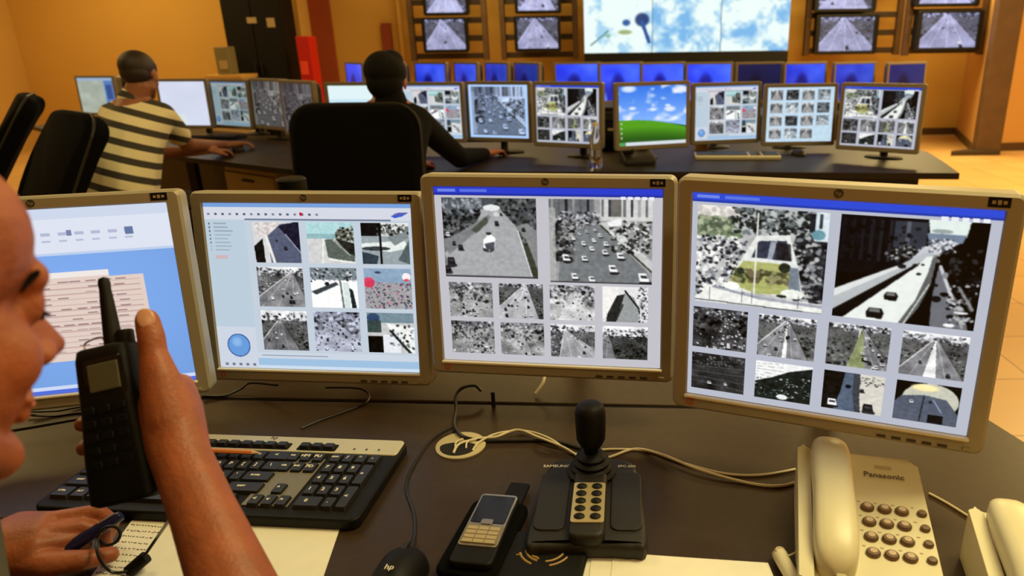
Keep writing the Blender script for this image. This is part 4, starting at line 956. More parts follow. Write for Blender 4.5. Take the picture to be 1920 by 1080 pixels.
bm = bmesh.new(); slab(bm, [(x, y + jd * .38) for x, y in rrect(jw * .30, jd * .80, .012)], .02, .040, .006); obj('centre_block', bm, 'darkgrey', j, smooth=True)
obj('keypad_plate', RP(.044, jd * .44, .004, .040, .042, .0006, 0, jd * .32), 'goldkey', j)
for r_ in range(5):
    for s in (-1, 1): obj('button', LA([(.0001, 0), (.0072, 0), (.0072, .002), (.005, .0036), (.0001, .004)], 16, sy=.8), 'black', j, (s * .0105, jd * (.155 + .0835 * r_), .0415), smooth=True)
yj = jd * .78
obj('boot', LA([(.0001, 0), (.036, 0), (.036, .005), (.030, .008), (.031, .013), (.026, .016), (.027, .021), (.021, .025), (.022, .03), (.015, .036), (.0001, .037)], 28), 'black', j, (0, yj, .026), smooth=True)
st = obj('stick', LA([(.0001, 0), (.010, 0), (.010, .018), (.015, .024), (.0195, .036), (.0205, .060), (.0205, .082), (.018, .092), (.012, .097), (.0001, .098)], 24), 'black', j, (0, yj, .052), smooth=True)
st.scale = (1.08, 1.08, .92)
text('maker_name', 'SAMSUNG', .0088, 'legend', j, (-jw * .34, jd * .86, .0265), bold=.0001)
text('model_number', 'SPC-200', .0078, 'legend', j, (jw * .33, jd * .86, .0265))

# mobile phone on a dark leather case
A = onz(893, 1045, TZ + .02); Bq = onz(948, 925, TZ + .02); d = (Bq - A); ang = math.atan2(d.y, d.x) - PI / 2
ctr = onz(916, 986, TZ + .02)
lc = thing('leather_case', 'black leather case lying under the mobile phone', 'phone case', (ctr.x - .004, ctr.y - .012, TZ), ang + R(-2))
obj('case', RP(.082, .150, .014, 0, .016, .006), 'fabric', lc, smooth=True)
obj('belt_strap', RP(.030, .055, .004, .006, .012, .002, .012, .098), 'black', lc)
mp = thing('mobile_phone', 'black and silver slide mobile phone lying on its leather case, left of the joystick', 'phone', (ctr.x, ctr.y, TZ + .016), ang)
obj('body', RP(.056, .140, .008, 0, .011, .003, 0, -.010), 'black', mp, smooth=True)
obj('silver_rim', RP(.052, .108, .006, .010, .0125, .0008, 0, .004), 'steel', mp)
obj('screen_glass', RP(.047, .058, .003, .0124, .0134, .0004, 0, .024), 'blackgloss', mp)
kp = obj('keypad', RP(.050, .036, .003, .0124, .0138, .0005, 0, -.028), 'bronze', mp)
for r_ in range(4):
    for q in range(3): obj('key', RP(.0135, .0068, .001, .0138, .0145, .0003, (q - 1) * .0148, -.0175 - r_ * .0083), 'goldkey', kp)
obj('navigation_key', RP(.016, .010, .003, .0134, .0146, .0004, 0, -.004), 'steel', mp)

# dark glossy booklet with a gold emblem
A = onz(935, 1060, TZ + .01); Bq = onz(965, 1000, TZ + .01)
bc = onz(1008, 1064, TZ + .006)
bk = thing('leather_booklet', 'black booklet with a worn gold and red emblem, in front of the joystick', 'booklet', (bc.x, bc.y, TZ), R(-9))
obj('cover', RP(.118, .120, .012, 0, .012, .004), 'black', bk, smooth=True)
em = obj('emblem', LA([(.0001, 0), (.007, 0), (.007, .0008), (.0001, .0009)], 14), 'red', bk, (.004, .032, .012)); em['label'] = 'red centre of the emblem'
for s in (-1, 1):
    for k, (r0, a0, a1) in enumerate(((.016, 30, 150), (.026, 200, 258), (.034, 205, 250))):
        P = [(.004 + s * abs(r0 * math.cos(R(a))) * (1 if k else math.copysign(1, math.cos(R(a)))), .030 + r0 * math.sin(R(a)), .0124) for a in np.linspace(a0, a1, 6)]
        obj('gold_branch', T(P, .0014, 5, 3), 'gold', bk)
rg = random.Random(7)
for k in range(3):
    x_, y_ = rg.uniform(-.036, .044), rg.uniform(-.002, .016) + .012; obj('gold_fleck', T([(x_, y_, .0124), (x_ + rg.uniform(.004, .010), y_ + rg.uniform(-.003, .004), .0124)], rg.uniform(.0007, .0014), 5, 1), 'gold', bk)
obj('gold_crown', T([(-.006, .045, .0124), (-.002, .050, .0124), (.004, .046, .0124), (.010, .050, .0124), (.014, .045, .0124)], .0016, 5, 4), 'gold', bk)

# desk phones
def phone(label, corner, yaw, first=True):
    t = thing('desk_phone', label, 'telephone', (corner.x, corner.y, TZ), yaw, 'ivory desk phones')
    W_, L = .160, .250       # corner = rear left; local x right, y towards the rear
    def wedge(x0, x1, y0, y1, z0f, z0r, hf, hr, bev):
        bm = bmesh.new(); slab(bm, [(x + (x0 + x1) / 2, y + (y0 + y1) / 2) for x, y in rrect(x1 - x0, y1 - y0, min(.012, (x1 - x0) * .45))], 0, 1, 0)
        for v in bm.verts:
            t_ = (v.co.y - y0) / (y1 - y0); top = hf + (hr - hf) * t_; v.co.z = z0f if v.co.z < .5 else top
        e = [e for e in bm.edges if all(f.normal.z < .3 or True for f in e.link_faces) and e.verts[0].co.z > .02 and e.verts[1].co.z > .02]
        bmesh.ops.bevel(bm, geom=e, offset=bev, segments=3, affect='EDGES'); return bm
    obj('base', wedge(0, W_, -L, 0, 0, 0, .028, .062, .004), 'ivory', t, smooth=True)
    s = (.062 - .028) / L; tl = math.atan(s)
    zt = lambda y: .062 + s * y
    obj('cradle_groove', B(.010, -L * .45, zt(-L * .45) + .0005, .006, L * .55, .002, rot=None), 'ivorydark', t)
    for xx in (.0,):
        obj('cradle_side', wedge(-.004, .013, -L, -.008, 0, 0, .040, .074, .003), 'ivory', t, smooth=True)
    # handset: rounded bar, thicker at its ends
    bm = bmesh.new(); rings = []
    for i in range(25):
        u = i / 24; y = .002 - (L - .010) * u
        e = math.sqrt(max(0, 1 - abs(2 * u - 1) ** 7)); wd = .0245 * e + .0012 + .002 * abs(2 * u - 1); hgt = .026 * e + .001; lift = zt(max(min(y, 0), -L)) + .010 + .013 * (1 - abs(2 * u - 1) ** 2)
        q = []
        for k in range(20):
            a = 2 * PI * k / 20; ca, sa = math.cos(a), math.sin(a)
            q.append((.039 + wd * math.copysign(abs(ca) ** .65, ca), y, lift + .004 + hgt * (.75 if sa > 0 else .9) * math.copysign(abs(sa) ** .65, sa) - (.0 if sa > 0 else .008 * abs(2 * u - 1) ** 2)))
        rings.append(q)
    loft(bm, rings); h = obj('handset', bm, 'ivory', t, smooth=True)
    obj('cord_plug', B(.042, -L + .001, .046, .012, .016, .010, bev=.002), 'ivorydark', h)
    text('maker_name', 'Panasonic', .0135, 'ink', t, (.112, -.040, zt(-.040) + .0006), (tl, 0, 0), bold=.0002)
    obj('top_mark', B(.113, -.022, zt(-.022) + .0002, .022, .005, .0008, rot=Matrix.Rotation(tl, 3, 'X')), 'ivorydark', t)
    for r_ in range(4):
        for q in range(4):
            big = q < 3; x = .0845 + q * .0212 + (.003 if not big else 0); y = -.106 - r_ * .0255 - .002 * q * 0
            rk = .0088 if big else .0062
            k_ = obj('button', LA([(.0001, -.002), (rk, -.002), (rk, .002), (rk * .8, .0042), (.0001, .0045)], 20, sy=.85), 'keytop', t, (x, y, zt(y) + .001), (tl, 0, 0), smooth=True)
            if big: obj('button_top', LA([(.0001, .0043), (rk * .55, .0043), (rk * .5, .0055), (.0001, .0057)], 16, sy=.85), 'keycap', k_)
            obj('number_mark', B(x - .010, y + .011, zt(y + .011) + .0003, .004, .0015, .0006), 'ivorydark', t)
    return t
c1 = onz(1500, 858, TZ + .05); c1 = Vector((c1.x, c1.y + .006, 0))
phone('ivory desk phone with brown round keys, standing below the right foreground monitor', c1, R(-13.5))
c2 = onz(1812, 972, TZ + .05); phone('second ivory desk phone cut by the right edge of the photo', c2, R(-13.5))
a = onz(1462, 1040, TZ + .012); b = onz(1500, 1110, TZ + .012)
s_ = thing('ivory_stick', 'small ivory plastic stick with a thin wire lying left of the ivory desk phone', 'stick', tuple(a), 0)
obj('barrel', T([(0, 0, 0), b - a], .0095, 12, 1, .0085), 'ivory', s_, smooth=True)
obj('cap', LA([(.0001, -.009), (.006, -.008), (.0098, 0), (.006, .008), (.0001, .009)], 14), 'ivorydark', s_, (0, 0, 0), smooth=True)
cc = onz(1478, 1042, TZ + .02) - a; dd = onz(1506, 1028, TZ + .02) - a; obj('wire', T([(.004, -.004, .004), cc, dd], .0012, 6, 6), 'whitecable', s_)

# ------------------------------------------------------------ things on the second desk
a = onz(545, 353, .75)
fl = thing('steel_flask', 'steel flask with a dark lid standing behind the second foreground monitor', 'flask', (-.66, 1.46, TZ))
top = D(545, 333, 1.62).z - TZ
fl.location = (D(545, 333, 1.62).x, D(545, 333, 1.62).y, TZ)
obj('bottle', LA([(.0001, 0), (.034, 0), (.035, .004), (.035, top - .05), (.030, top - .03), (.0001, top - .03)], 28), 'steel', fl, smooth=True)
obj('lid', LA([(.0001, top - .032), (.0315, top - .032), (.0325, top - .028), (.0325, top - .004), (.029, top), (.0001, top)], 28), 'black', fl, smooth=True)
# desk phone, dark, in front of the green hill monitor
p_ = onz(1195, 305, TZ)
t = thing('dark_desk_phone', 'dark desk phone on the second desk in front of the green hill monitor', 'telephone', (p_.x, p_.y, TZ), R(8))
bm = bmesh.new(); slab(bm, rrect(.17, .19, .012), 0, .05, .006)
for v in bm.verts:
    if v.co.z > .03: v.co.z += v.co.y * .25
obj('base', bm, 'darkgrey', t); obj('handset', B(-.055, 0, .075, .045, .19, .035, bev=.012), 'black', t)
obj('display', B(.035, .055, .066, .07, .03, .006, bev=.002), 'lcd', t)
# monitor base foot and small things
def small_mouse(label, px, py, m):
    q = onz(px, py, TZ); t = thing('computer_mouse', label, 'mouse', (q.x, q.y, TZ), R(20))
    obj('shell', LA([(.0001, 0), (.033, 0), (.035, .008), (.028, .024), (.015, .032), (.0001, .034)], 20, sy=1.6), m, t, smooth=True); obj('scroll_wheel', B(0, .03, .027, .006, .014, .008, bev=.002), 'darkgrey', t)
small_mouse('dark mouse under the fifteen picture monitor on the second desk', 1497, 291, 'darkgrey')
small_mouse('dark mouse under the hand of the striped man', 446, 283, 'darkgrey')
def small_keyboard(label, x0, x1, py, m, gx='keys'):
    a = onz(x0, py, TZ); b = onz(x1, py, TZ); yw = math.atan2(b.y - a.y, b.x - a.x); L = (b - a).length
    t = thing('computer_keyboard', label, 'keyboard', (a.x, a.y, TZ), yw)
    obj('body', B(L / 2, .08, .011, L, .155, .022, bev=.005), m, t)
    for k, (w0, w1) in enumerate(((.02, .62), (.65, .77), (.80, .98))):
        o = obj('key_block', B(L * (w0 + w1) / 2, .08, .024, L * (w1 - w0), .12, .006, bev=.002), 'kb', t)
small_keyboard('keyboard on the second desk below the nine picture monitor', 1303, 1465, 300, 'kbsilver')
small_keyboard('keyboard on the desk in front of the striped man', 350, 440, 262, 'black')
small_keyboard('keyboard in front of the man in black, beside his sleeve', 930, 1080, 318, 'black') if False else None
# clear plastic cup before the fourth camera monitor
q = onz(1118, 314, TZ)
t = thing('plastic_bottle', 'clear plastic bottle on the second desk beside the green hill monitor', 'bottle', (q.x, q.y, TZ))
obj('bottle', LA([(.0001, 0), (.030, 0), (.033, .006), (.031, .08), (.033, .10), (.033, .15), (.014, .20), (.013, .215), (.0001, .215)], 24), 'glass', t, smooth=True)
obj('cap', LA([(.0001, .214), (.0145, .214), (.0145, .232), (.0001, .233)], 16), 'ivory', t)
a = ony(1131, 200, 4.35); b = ony(1166, 285, 4.35)
t = thing('computer_tower', 'black computer tower standing between two second row monitors, left of the green hill', 'computer', ((a.x + b.x) / 2, 4.32, TZ))
obj('casing', B(0, .15, (a.z - TZ) / 2, b.x - a.x + .04, .34, a.z - TZ, bev=.006), 'black', t)
obj('drive_panel', B(0, -.024, (a.z - TZ) * .8, .11, .012, .05, bev=.003), 'darkgrey', t); obj('sticker', B(-.01, -.022, (a.z - TZ) * .5, .04, .006, .014), 'beige', t)
a = onz(1316, 284, TZ); t = thing('small_box', 'small orange-tan box below the nine picture monitor on the second desk', 'box', (a.x, a.y + .05, TZ), R(5))
obj('carton', B(0, 0, .022, .075, .05, .044, bev=.003), 'wallL', t); obj('lid', B(0, 0, .046, .078, .053, .006, bev=.001), 'beige', t)
# pale drawer unit under the second desk, behind the striped man
q = onz(390, 345, .0)
t = thing('drawer_unit', 'pale drawer pedestal under the second desk, right of the striped man', 'drawer unit', (-2.10, 4.62, 0), R(-33))
obj('body', B(0, 0, .34, .55, .45, .62, bev=.006), 'beige', t)
for k in range(3):
    d_ = obj('drawer', B(0, -.23, .15 + k * .19, .52, .02, .18, bev=.004), 'ivorydark', t); obj('handle', B(0, -.248, .15 + k * .19 + .05, .12, .015, .012, bev=.003), 'darkgrey', d_)
# ------------------------------------------------------------ office chairs
def chair(label, x, y, rz, recl=8, w_=.50, h_=.64, zt=1.15):
    t = thing('office_chair', label, 'chair', (x, y, 0), rz, 'black office chairs')
    bm = bmesh.new(); vs = []
    slab(bm, rrect(w_, h_, .10, 8), -.045, .045, .03, 4)
    bmesh.ops.subdivide_edges(bm, edges=[e for e in bm.edges if e.calc_length() > .15], cuts=6, use_grid_fill=True)
    Rx = Matrix.Rotation(-R(recl), 3, 'X') @ Matrix.Rotation(PI / 2, 3, 'X')
    for v in bm.verts:
        c = v.co.copy(); s = 1 - .10 * max(0, -c.y / h_ * 2) ** 2
        c.x *= s; c.z += -(c.x / w_ * 2) ** 2 * .045 + .02 * math.cos(c.y / h_ * 4)
        q = Rx @ Vector((c.x, c.y, -c.z)) if False else Rx @ c
        v.co = q
    hx = h_ / 2
    oz = zt - hx * math.cos(R(recl)) - .01; oy = -.25 - hx * math.sin(R(recl))
    obj('backrest', bm, 'fabric', t, (0, oy, oz), smooth=True)
    obj('piping', T([Matrix.Rotation(-R(recl), 3, 'X') @ Vector((a * 1.005, .012 + (a / w_ * 2) ** 2 * .045 * 0 , b * 1.005)) for a, b in rrect(w_, h_, .10, 5) + rrect(w_, h_, .10, 5)[:1]], .006, 6, 1), 'darkgrey', t, (0, oy - .0, oz), smooth=True)
    obj('seat', RP(.50, .48, .09, .42, .51, .035), 'fabric', t, smooth=True)
    obj('back_bracket', T([(0, -.10, .43), (0, -.27, .42), (0, -.31, .50), (0, -.30, .66)], .022, 8, 5), 'darkgrey', t)
    for s in (-1, 1):
        a = obj('armrest', B(s * .28, .0, .68, .06, .26, .03, bev=.012), 'black', t)
        obj('arm_support', T([(s * .23, -.02, .44), (s * .29, -.02, .46), (s * .285, -.02, .67)], .014, 8, 4), 'darkgrey', t)
    obj('gas_lift', LA([(.0001, .12), (.03, .12), (.03, .30), (.018, .30), (.018, .42), (.0001, .42)], 16), 'darkgrey', t)
    for k in range(5):
        a = R(72 * k + 18); e = Vector((math.cos(a) * .29, math.sin(a) * .29, .075))
        lg = obj('base_leg', T([(0, 0, .13), e], .022, 8, 1, .014), 'black', t)
        obj('caster', LA([(.0001, -.022), (.024, -.022), (.028, -.01), (.028, .01), (.024, .022), (.0001, .022)], 16), 'black', lg, (e.x, e.y, .028), (PI / 2, 0, a))
    return t

# ------------------------------------------------------------ people
def head_parts(o, Rm, s=1., hairless=True):
    L = lambda x, y, z: o + Rm @ (Vector((x, y, z)) * s)
    E = lambda c, r, q=None: ('e', L(*c), tuple(v * s for v in r), (Rm if q is None else Rm @ q).to_3x3())
    C = lambda a, ra, b, rb: ('c', L(*a), ra * s, L(*b), rb * s)
    p = [E((0, -.018, .042), (.077, .098, .078)), E((0, .028, .046), (.066, .065, .060)), E((0, .038, -.025), (.056, .048, .068)),
         ('h', [(L(-.050, .0, -.055), .020 * s), (L(.050, .0, -.055), .020 * s), (L(-.018, .060, -.090), .016 * s), (L(.018, .060, -.090), .016 * s), (L(0, .03, -.06), .03 * s)]),
         C((0, .066, -.092), .0155, (0, .070, -.088), .0155),
         E((.036, .052, -.026), (.022, .024, .026)), E((-.036, .052, -.026), (.022, .024, .026)),
         C((-.036, .076, .022), .0115, (0, .084, .020), .012), C((.036, .076, .022), .0115, (0, .084, .020), .012),
         ('h', [(L(0, .088, .012), .007 * s), (L(0, .119, -.030), .0080 * s), (L(-.009, .094, -.036), .009 * s), (L(.009, .094, -.036), .009 * s)]),
         C((0, .112, -.033), .0100, (0, .121, -.032), .0080),
         C((-.013, .100, -.035), .0078, (-.011, .106, -.034), .0070), C((.013, .100, -.035), .0078, (.011, .106, -.034), .0070),
         C((-.019, .082, -.060), .0055, (0, .094, -.057), .0075), C((.019, .082, -.060), .0055, (0, .094, -.057), .0075),
         C((-.017, .080, -.070), .0055, (0, .091, -.070), .0080), C((.017, .080, -.070), .0055, (0, .091, -.070), .0080),
         C((0, .080, -.045), .014, (0, .078, -.060), .018),
         E((-.078, -.012, -.004), (.008, .018, .031), Matrix.Rotation(R(12), 3, 'Z')), E((.078, -.012, -.004), (.008, .018, .031), Matrix.Rotation(R(-12), 3, 'Z')),
         C((.030, .0755, .006), .0128, (.030, .0745, .002), .0128), C((-.030, .0755, .006), .0128, (-.030, .0745, .002), .0128)]
    return p, L
def hand(W, pal, mcps, fingers, th, rs=.0088):
    """W wrist (pos, r); pal extra palm spheres; mcps knuckles; fingers list of joint chains; th thumb chain of (pos, r)"""
    p = [('h', [W] + pal + [(m, .0115) for m in mcps])]
    for m_, ch in zip(mcps, fingers):
        P = [m_] + ch; r = [.0108, .0096, .0086, .0076]
        for i in range(len(P) - 1): p.append(('c', P[i], r[i], P[i + 1], r[i + 1]))
    for a, b in zip(th[:-1], th[1:]): p.append(('c', a[0], a[1], b[0], b[1]))
    return p
def relaxed_hand(W, fwd, up, side, s=1.):
    """palm down hand for the far figures; side = direction of the thumb"""
    f, u, t = fwd.normalized(), up.normalized(), side.normalized()
    m = [W + f * .085 * s + t * (.028 - .019 * k) + u * .004 for k in range(4)]
    L = (.072, .080, .074, .058)
    F = [[m[k] + f * L[k] * .5 - u * .004, m[k] + f * L[k] * .8 - u * .018, m[k] + f * L[k] * .92 - u * .034] for k in range(4)]
    th = [(W + f * .02 + t * .02, .015), (W + f * .055 + t * .042 - u * .008, .013), (W + f * .085 + t * .052 - u * .018, .011), (W + f * .108 + t * .050 - u * .024, .0095)]
    return hand((W, .022), [(W + f * .045 + t * .018, .018), (W + f * .045 - t * .018, .017)], m, F, th)

def seated(label, H, az, pitch, neck, hip, shl, shr, elb, wri, feet, knee, skin, sleeve, top_m, hair_m, hairparts, voxel=.006, handdirs=None, collar=True, belt=None, s=1.):
    """one seated figure: body skin plus shirt, trousers, shoes, hair"""
    t = thing('person', label, 'person', (hip[0].lerp(hip[1], .5).x, hip[0].lerp(hip[1], .5).y, 0)); o0 = t.location.copy()
    Rm = Matrix.Rotation(R(az - 90), 3, 'Z') @ Matrix.Rotation(R(pitch), 3, 'X')
    p, L = head_parts(H, Rm, s)
    mid = hip[0].lerp(hip[1], .5)
    chest = neck.lerp(mid, .32)
    p += [('c', L(0, -.02, -.05), .056, neck, .062)]
    p += [('h', [(neck, .07), (shl, .05), (shr, .05), (chest, .13)]), ('h', [(chest, .13), (mid, .14)]), ('h', [(hip[0], .09), (hip[1], .09), (mid, .12)])]
    for k, sh in enumerate((shl, shr)):
        p += [('c', sh, .052, elb[k], .040), ('c', elb[k], .040, wri[k], .026)]
        p += relaxed_hand(wri[k], *handdirs[k])
        p += [('c', hip[k], .085, knee[k], .060), ('c', knee[k], .058, feet[k], .040)]
    body = fuse('body', p, voxel, 6, skin, t)
    sh_ = [('h', [(neck + Vector((0, 0, -.02)), .075), (shl, .064), (shr, .064), (chest, .150)]), ('h', [(chest, .150), (mid + Vector((0, 0, .02)), .160)]), ('c', neck + Vector((0, 0, -.03)), .070, neck + Vector((0, 0, .01)), .066)]
    sh_ += [('c', neck + Vector((0, -.005, -.02)), .078, neck + Vector((0, -.005, .035)), .068)] if sleeve == 'long' else [('c', neck + Vector((0, 0, -.02)), .076, neck + Vector((0, .0, .022)), .066)]
    for k, sh in enumerate((shl, shr)):
        if sleeve == 'long': sh_ += [('c', sh, .064, elb[k], .054), ('c', elb[k], .054, wri[k].lerp(elb[k], .08), .036)]
        else: sh_ += [('c', sh, .066, sh.lerp(elb[k], .62), .062)]
    fuse('shirt', sh_, .008, 8, top_m, t)
    tr = []
    for k in range(2): tr += [('c', hip[k], .10, knee[k], .074), ('c', knee[k], .072, feet[k] + Vector((0, 0, .03)), .055)]
    tr += [('h', [(hip[0], .105), (hip[1], .105), (mid, .13)])]
    fuse('trousers', tr, .010, 6, 'trousers', t)
    for k in range(2):
        f = feet[k]; fd = (knee[k] - hip[k]); fd.z = 0; fd.normalize()
        fuse('shoe', [('h', [(Vector((f.x, f.y, .045)), .043), (Vector((f.x, f.y, .035)) + fd * .16, .033), (Vector((f.x, f.y, .03)) - fd * .03, .03)])], .008, 4, 'shoe', t)
    hp = []
    for q in hairparts: hp.append(('e', L(*q[0]), tuple(v * s for v in q[1]), Rm))
    if hp: fuse('hair', hp, .005, 3, hair_m, t)
    for c in t.children: c.location = -o0
    return t
V = Vector
# --- striped man
def stripes():
    m = mat('striped_jersey', (.80, .72, .45), .85, bump=.3, bscale=400); nt = m.node_tree; b = nt.nodes['Principled BSDF']
    tc = nt.nodes.new('ShaderNodeTexCoord'); mp = nt.nodes.new('ShaderNodeMapping'); mp.inputs['Rotation'].default_value = (R(14), R(-16), 0)
    sp = nt.nodes.new('ShaderNodeSeparateXYZ'); nt.links.new(tc.outputs['Object'], mp.inputs['Vector']); nt.links.new(mp.outputs['Vector'], sp.inputs[0])
    a = nt.nodes.new('ShaderNodeMath'); a.operation = 'MULTIPLY'; a.inputs[1].default_value = 1 / .076; nt.links.new(sp.outputs['Z'], a.inputs[0])
    f = nt.nodes.new('ShaderNodeMath'); f.operation = 'FRACT'; nt.links.new(a.outputs[0], f.inputs[0])
    r = nt.nodes.new('ShaderNodeValToRGB'); r.color_ramp.interpolation = 'CONSTANT'; e = r.color_ramp.elements
    e[0].position = 0; e[0].color = (.82, .74, .47, 1); e[1].position = .57; e[1].color = (.045, .040, .030, 1)
    nt.links.new(f.outputs[0], r.inputs[0]); nt.links.new(r.outputs[0], b.inputs['Base Color']); return m
M['stripes'] = stripes()
sy = 3.72
Hs = ony(263, 143, sy); nk = ony(250, 196, sy - .05); 
hipc = V((nk.x - .02, sy - .32, .57)); fw = V((.45, .89, 0)); rt = V((.89, -.45, 0))
shr = ony(303, 216, sy - .02); shl = nk + (nk - shr) * V((1, 1, 1)).length * .0 + V((-.17, .08, -.06))
er = ony(352, 272, sy + .28); wr = onz(425, 272, TZ + .04)
el = V((shl.x - .05, shl.y + .18, .82)); wl = V((shl.x + .18, shl.y + .45, .80))
seated('person seen from behind in a cream and dark striped polo shirt, at the second desk', Hs, 95, -12, nk, [hipc - rt * .09, hipc + rt * .09], shl, shr, [el, er], [wl, wr],
       [hipc + fw * .50 - rt * .12 + V((0, 0, -.50)), hipc + fw * .50 + rt * .12 + V((0, 0, -.50))], [hipc + fw * .42 - rt * .12, hipc + fw * .42 + rt * .12], 'skin2', 'short', 'stripes', 'cropped',
       [((0, -.020, .043), (.0785, .0995, .0795)), ((0, -.045, .010), (.0685, .066, .060))],
       handdirs=[(V((.6, .8, -.1)), V((0, 0, 1)), V((.8, -.6, 0))), (V((.75, .66, 0)), V((0, 0, 1)), V((-.66, .75, 0)))])
# --- man in black
by = 3.22
Hb = ony(726, 155, by); nb = ony(735, 202, by - .03)
hb = V((-.93, 2.98, .57)); fw = V((.12, .99, 0)); rt = V((.99, -.12, 0))
sr = ony(783, 226, by); sl = ony(665, 228, by + .0)
er = onz(862, 296, TZ + .06); wr = onz(912, 288, TZ + .035); el = V((sl.x - .06, sl.y + .24, .83)); wl = V((sl.x + .12, sl.y + .46, .79))
mb = seated('person seen from behind in a black jacket, sitting behind a big black chair back', Hb, 94, -8, nb, [hb - rt * .09, hb + rt * .09], sl, sr, [el, er], [wl, wr],
       [hb + fw * .5 - rt * .12 + V((0, 0, -.5)), hb + fw * .5 + rt * .12 + V((0, 0, -.5))], [hb + fw * .42 - rt * .12, hb + fw * .42 + rt * .12], 'skin', 'long', 'jacket', 'hair',
       [((0, -.025, .045), (.090, .108, .086)), ((0, -.05, -.005), (.078, .070, .075)), ((.03, -.02, .09), (.05, .06, .045))],
       handdirs=[(V((.3, .9, -.1)), V((0, 0, 1)), V((.9, -.3, 0))), (V((.5, .85, 0)), V((0, 0, 1)), V((-.85, .5, 0)))])
q = ony(790, 206, by + .02)
o = obj('shoulder_patch', B(0, 0, 0, .05, .06, .012, bev=.005, rot=Matrix.Rotation(R(25), 3, 'Y')), 'redbright', mb, q - mb.location); o['label'] = 'reddish patch on the shoulder of the jacket'
chair('big black office chair with a rounded back in the centre, holding the man in black', -.985, 3.14, R(-3), 6, .53, .66, 1.165)
chair('black office chair reclining at the left, behind the striped man', -2.17, 3.38, R(-36), 28, .50, .66, 1.13)
chair('black office chair at the far left edge, partly behind the other reclining chair', -2.88, 4.08, R(-58), 33, .50, .68, 1.16)

# --- the man with the radio
az = 80
fwd = V((math.cos(R(az)), math.sin(R(az)), 0)); rgt = V((math.sin(R(az)), -math.cos(R(az)), 0))
Rm = Matrix.Rotation(R(az - 90), 3, 'Z') @ Matrix.Rotation(R(-12), 3, 'X')
HS = 1.0
H = D(112, 634, .50) - Rm @ (V((0, .1265, -.029)) * HS)
parts, L = head_parts(H, Rm, HS)
neck = H + V((-.02, -.06, -.20)) - fwd * .03
bz = 25
fwd = V((math.cos(R(bz)), math.sin(R(bz)), 0)); rgt = V((math.sin(R(bz)), -math.cos(R(bz)), 0))
chest = neck + V((-.06, -.02, -.22)); hips = neck + V((-.22, -.14, -.46))
shl = V((-.570, .475, 1.045)); shr = neck + rgt * .17 + V((0, 0, -.05))
man = thing('person', 'person in profile at the left edge, holding up a black radio and a pen', 'person', (hips.x, hips.y, 0)); o0 = man.location.copy()
parts += [('c', L(0, -.02, -.05), .055, neck, .062), ('h', [(neck, .07), (shl, .05), (shr, .05), (chest, .12)]), ('h', [(chest, .12), (hips, .13)])]
# right hand holding the radio (forearm comes from the lower right)
Wr = D(337, 850, .685); Er = D(520, 1300, .60)
mr = [D(342, 722, .725), D(346, 752, .740), D(346, 782, .745), D(340, 808, .742)]
fr = [[D(262, 742, .775), D(190, 770, .765), D(153, 797, .722)], [D(262, 778, .775), D(190, 806, .765), D(157, 842, .720)], [D(270, 812, .775), D(200, 838, .765), D(178, 866, .735)], [D(278, 842, .765), D(225, 862, .755), D(200, 885, .735)]]
thr = [(D(318, 785, .690), .0235), (D(300, 712, .692), .0180), (D(288, 662, .695), .0125), (D(284, 634, .697), .0128), (D(276, 600, .700), .0114)]
hr_ = hand((Wr, .027), [(D(322, 806, .698), .026), (D(345, 770, .715), .018), (D(322, 726, .70), .015), (D(290, 760, .70), .017)], mr, fr, thr)
parts += hr_ + [('c', D(325, 800, .695), .026, Wr, .0265), ('c', Wr, .0265, Wr.lerp(Er, .25), .0285), ('c', Wr.lerp(Er, .25), .0285, Wr.lerp(Er, .65), .036), ('c', Wr.lerp(Er, .65), .036, Er, .040), ('c', Er, .044, shr, .052)]
# left hand with the pen
zz = lambda x, y, h: onz(x, y, TZ + h)
Wl = zz(-35, 1035, .040); El = V((-.90, .58, .81))
ml = [zz(92, 975, .062), zz(72, 1000, .060), zz(66, 1022, .054), zz(60, 1040, .046)]
fl_ = [[zz(184, 958, .058), zz(212, 978, .038), zz(205, 1003, .016)], [zz(150, 985, .052), zz(196, 1000, .034), zz(200, 1022, .013)], [zz(140, 1010, .040), zz(160, 1022, .022), zz(140, 1030, .012)], [zz(130, 1030, .030), zz(140, 1040, .016), zz(118, 1046, .012)]]
thl = [(zz(10, 1050, .036), .021), (zz(88, 1058, .034), .0165), (zz(158, 1050, .030), .0125), (zz(207, 1040, .022), .0105)]
parts += hand((Wl, .027), [(zz(40, 985, .048), .018), (zz(30, 1045, .04), .022), (zz(70, 1040, .036), .016)], ml, fl_, thl)
parts += [('c', Wl, .027, Wl.lerp(El, .5), .036), ('c', Wl.lerp(El, .5), .036, El, .042), ('c', El, .042, shl, .052)]
hL = [hips - rgt * .1, hips + rgt * .1]
kn = [h_ + fwd * .40 + V((0, 0, -.06)) for h_ in hL]
ft = [k + V((0, 0, -.42)) for k in kn]
for k in range(2): parts += [('c', hL[k], .08, kn[k], .055), ('c', kn[k], .055, ft[k], .04)]
body = fuse('body', parts, .0022, 12, 'skin', man)
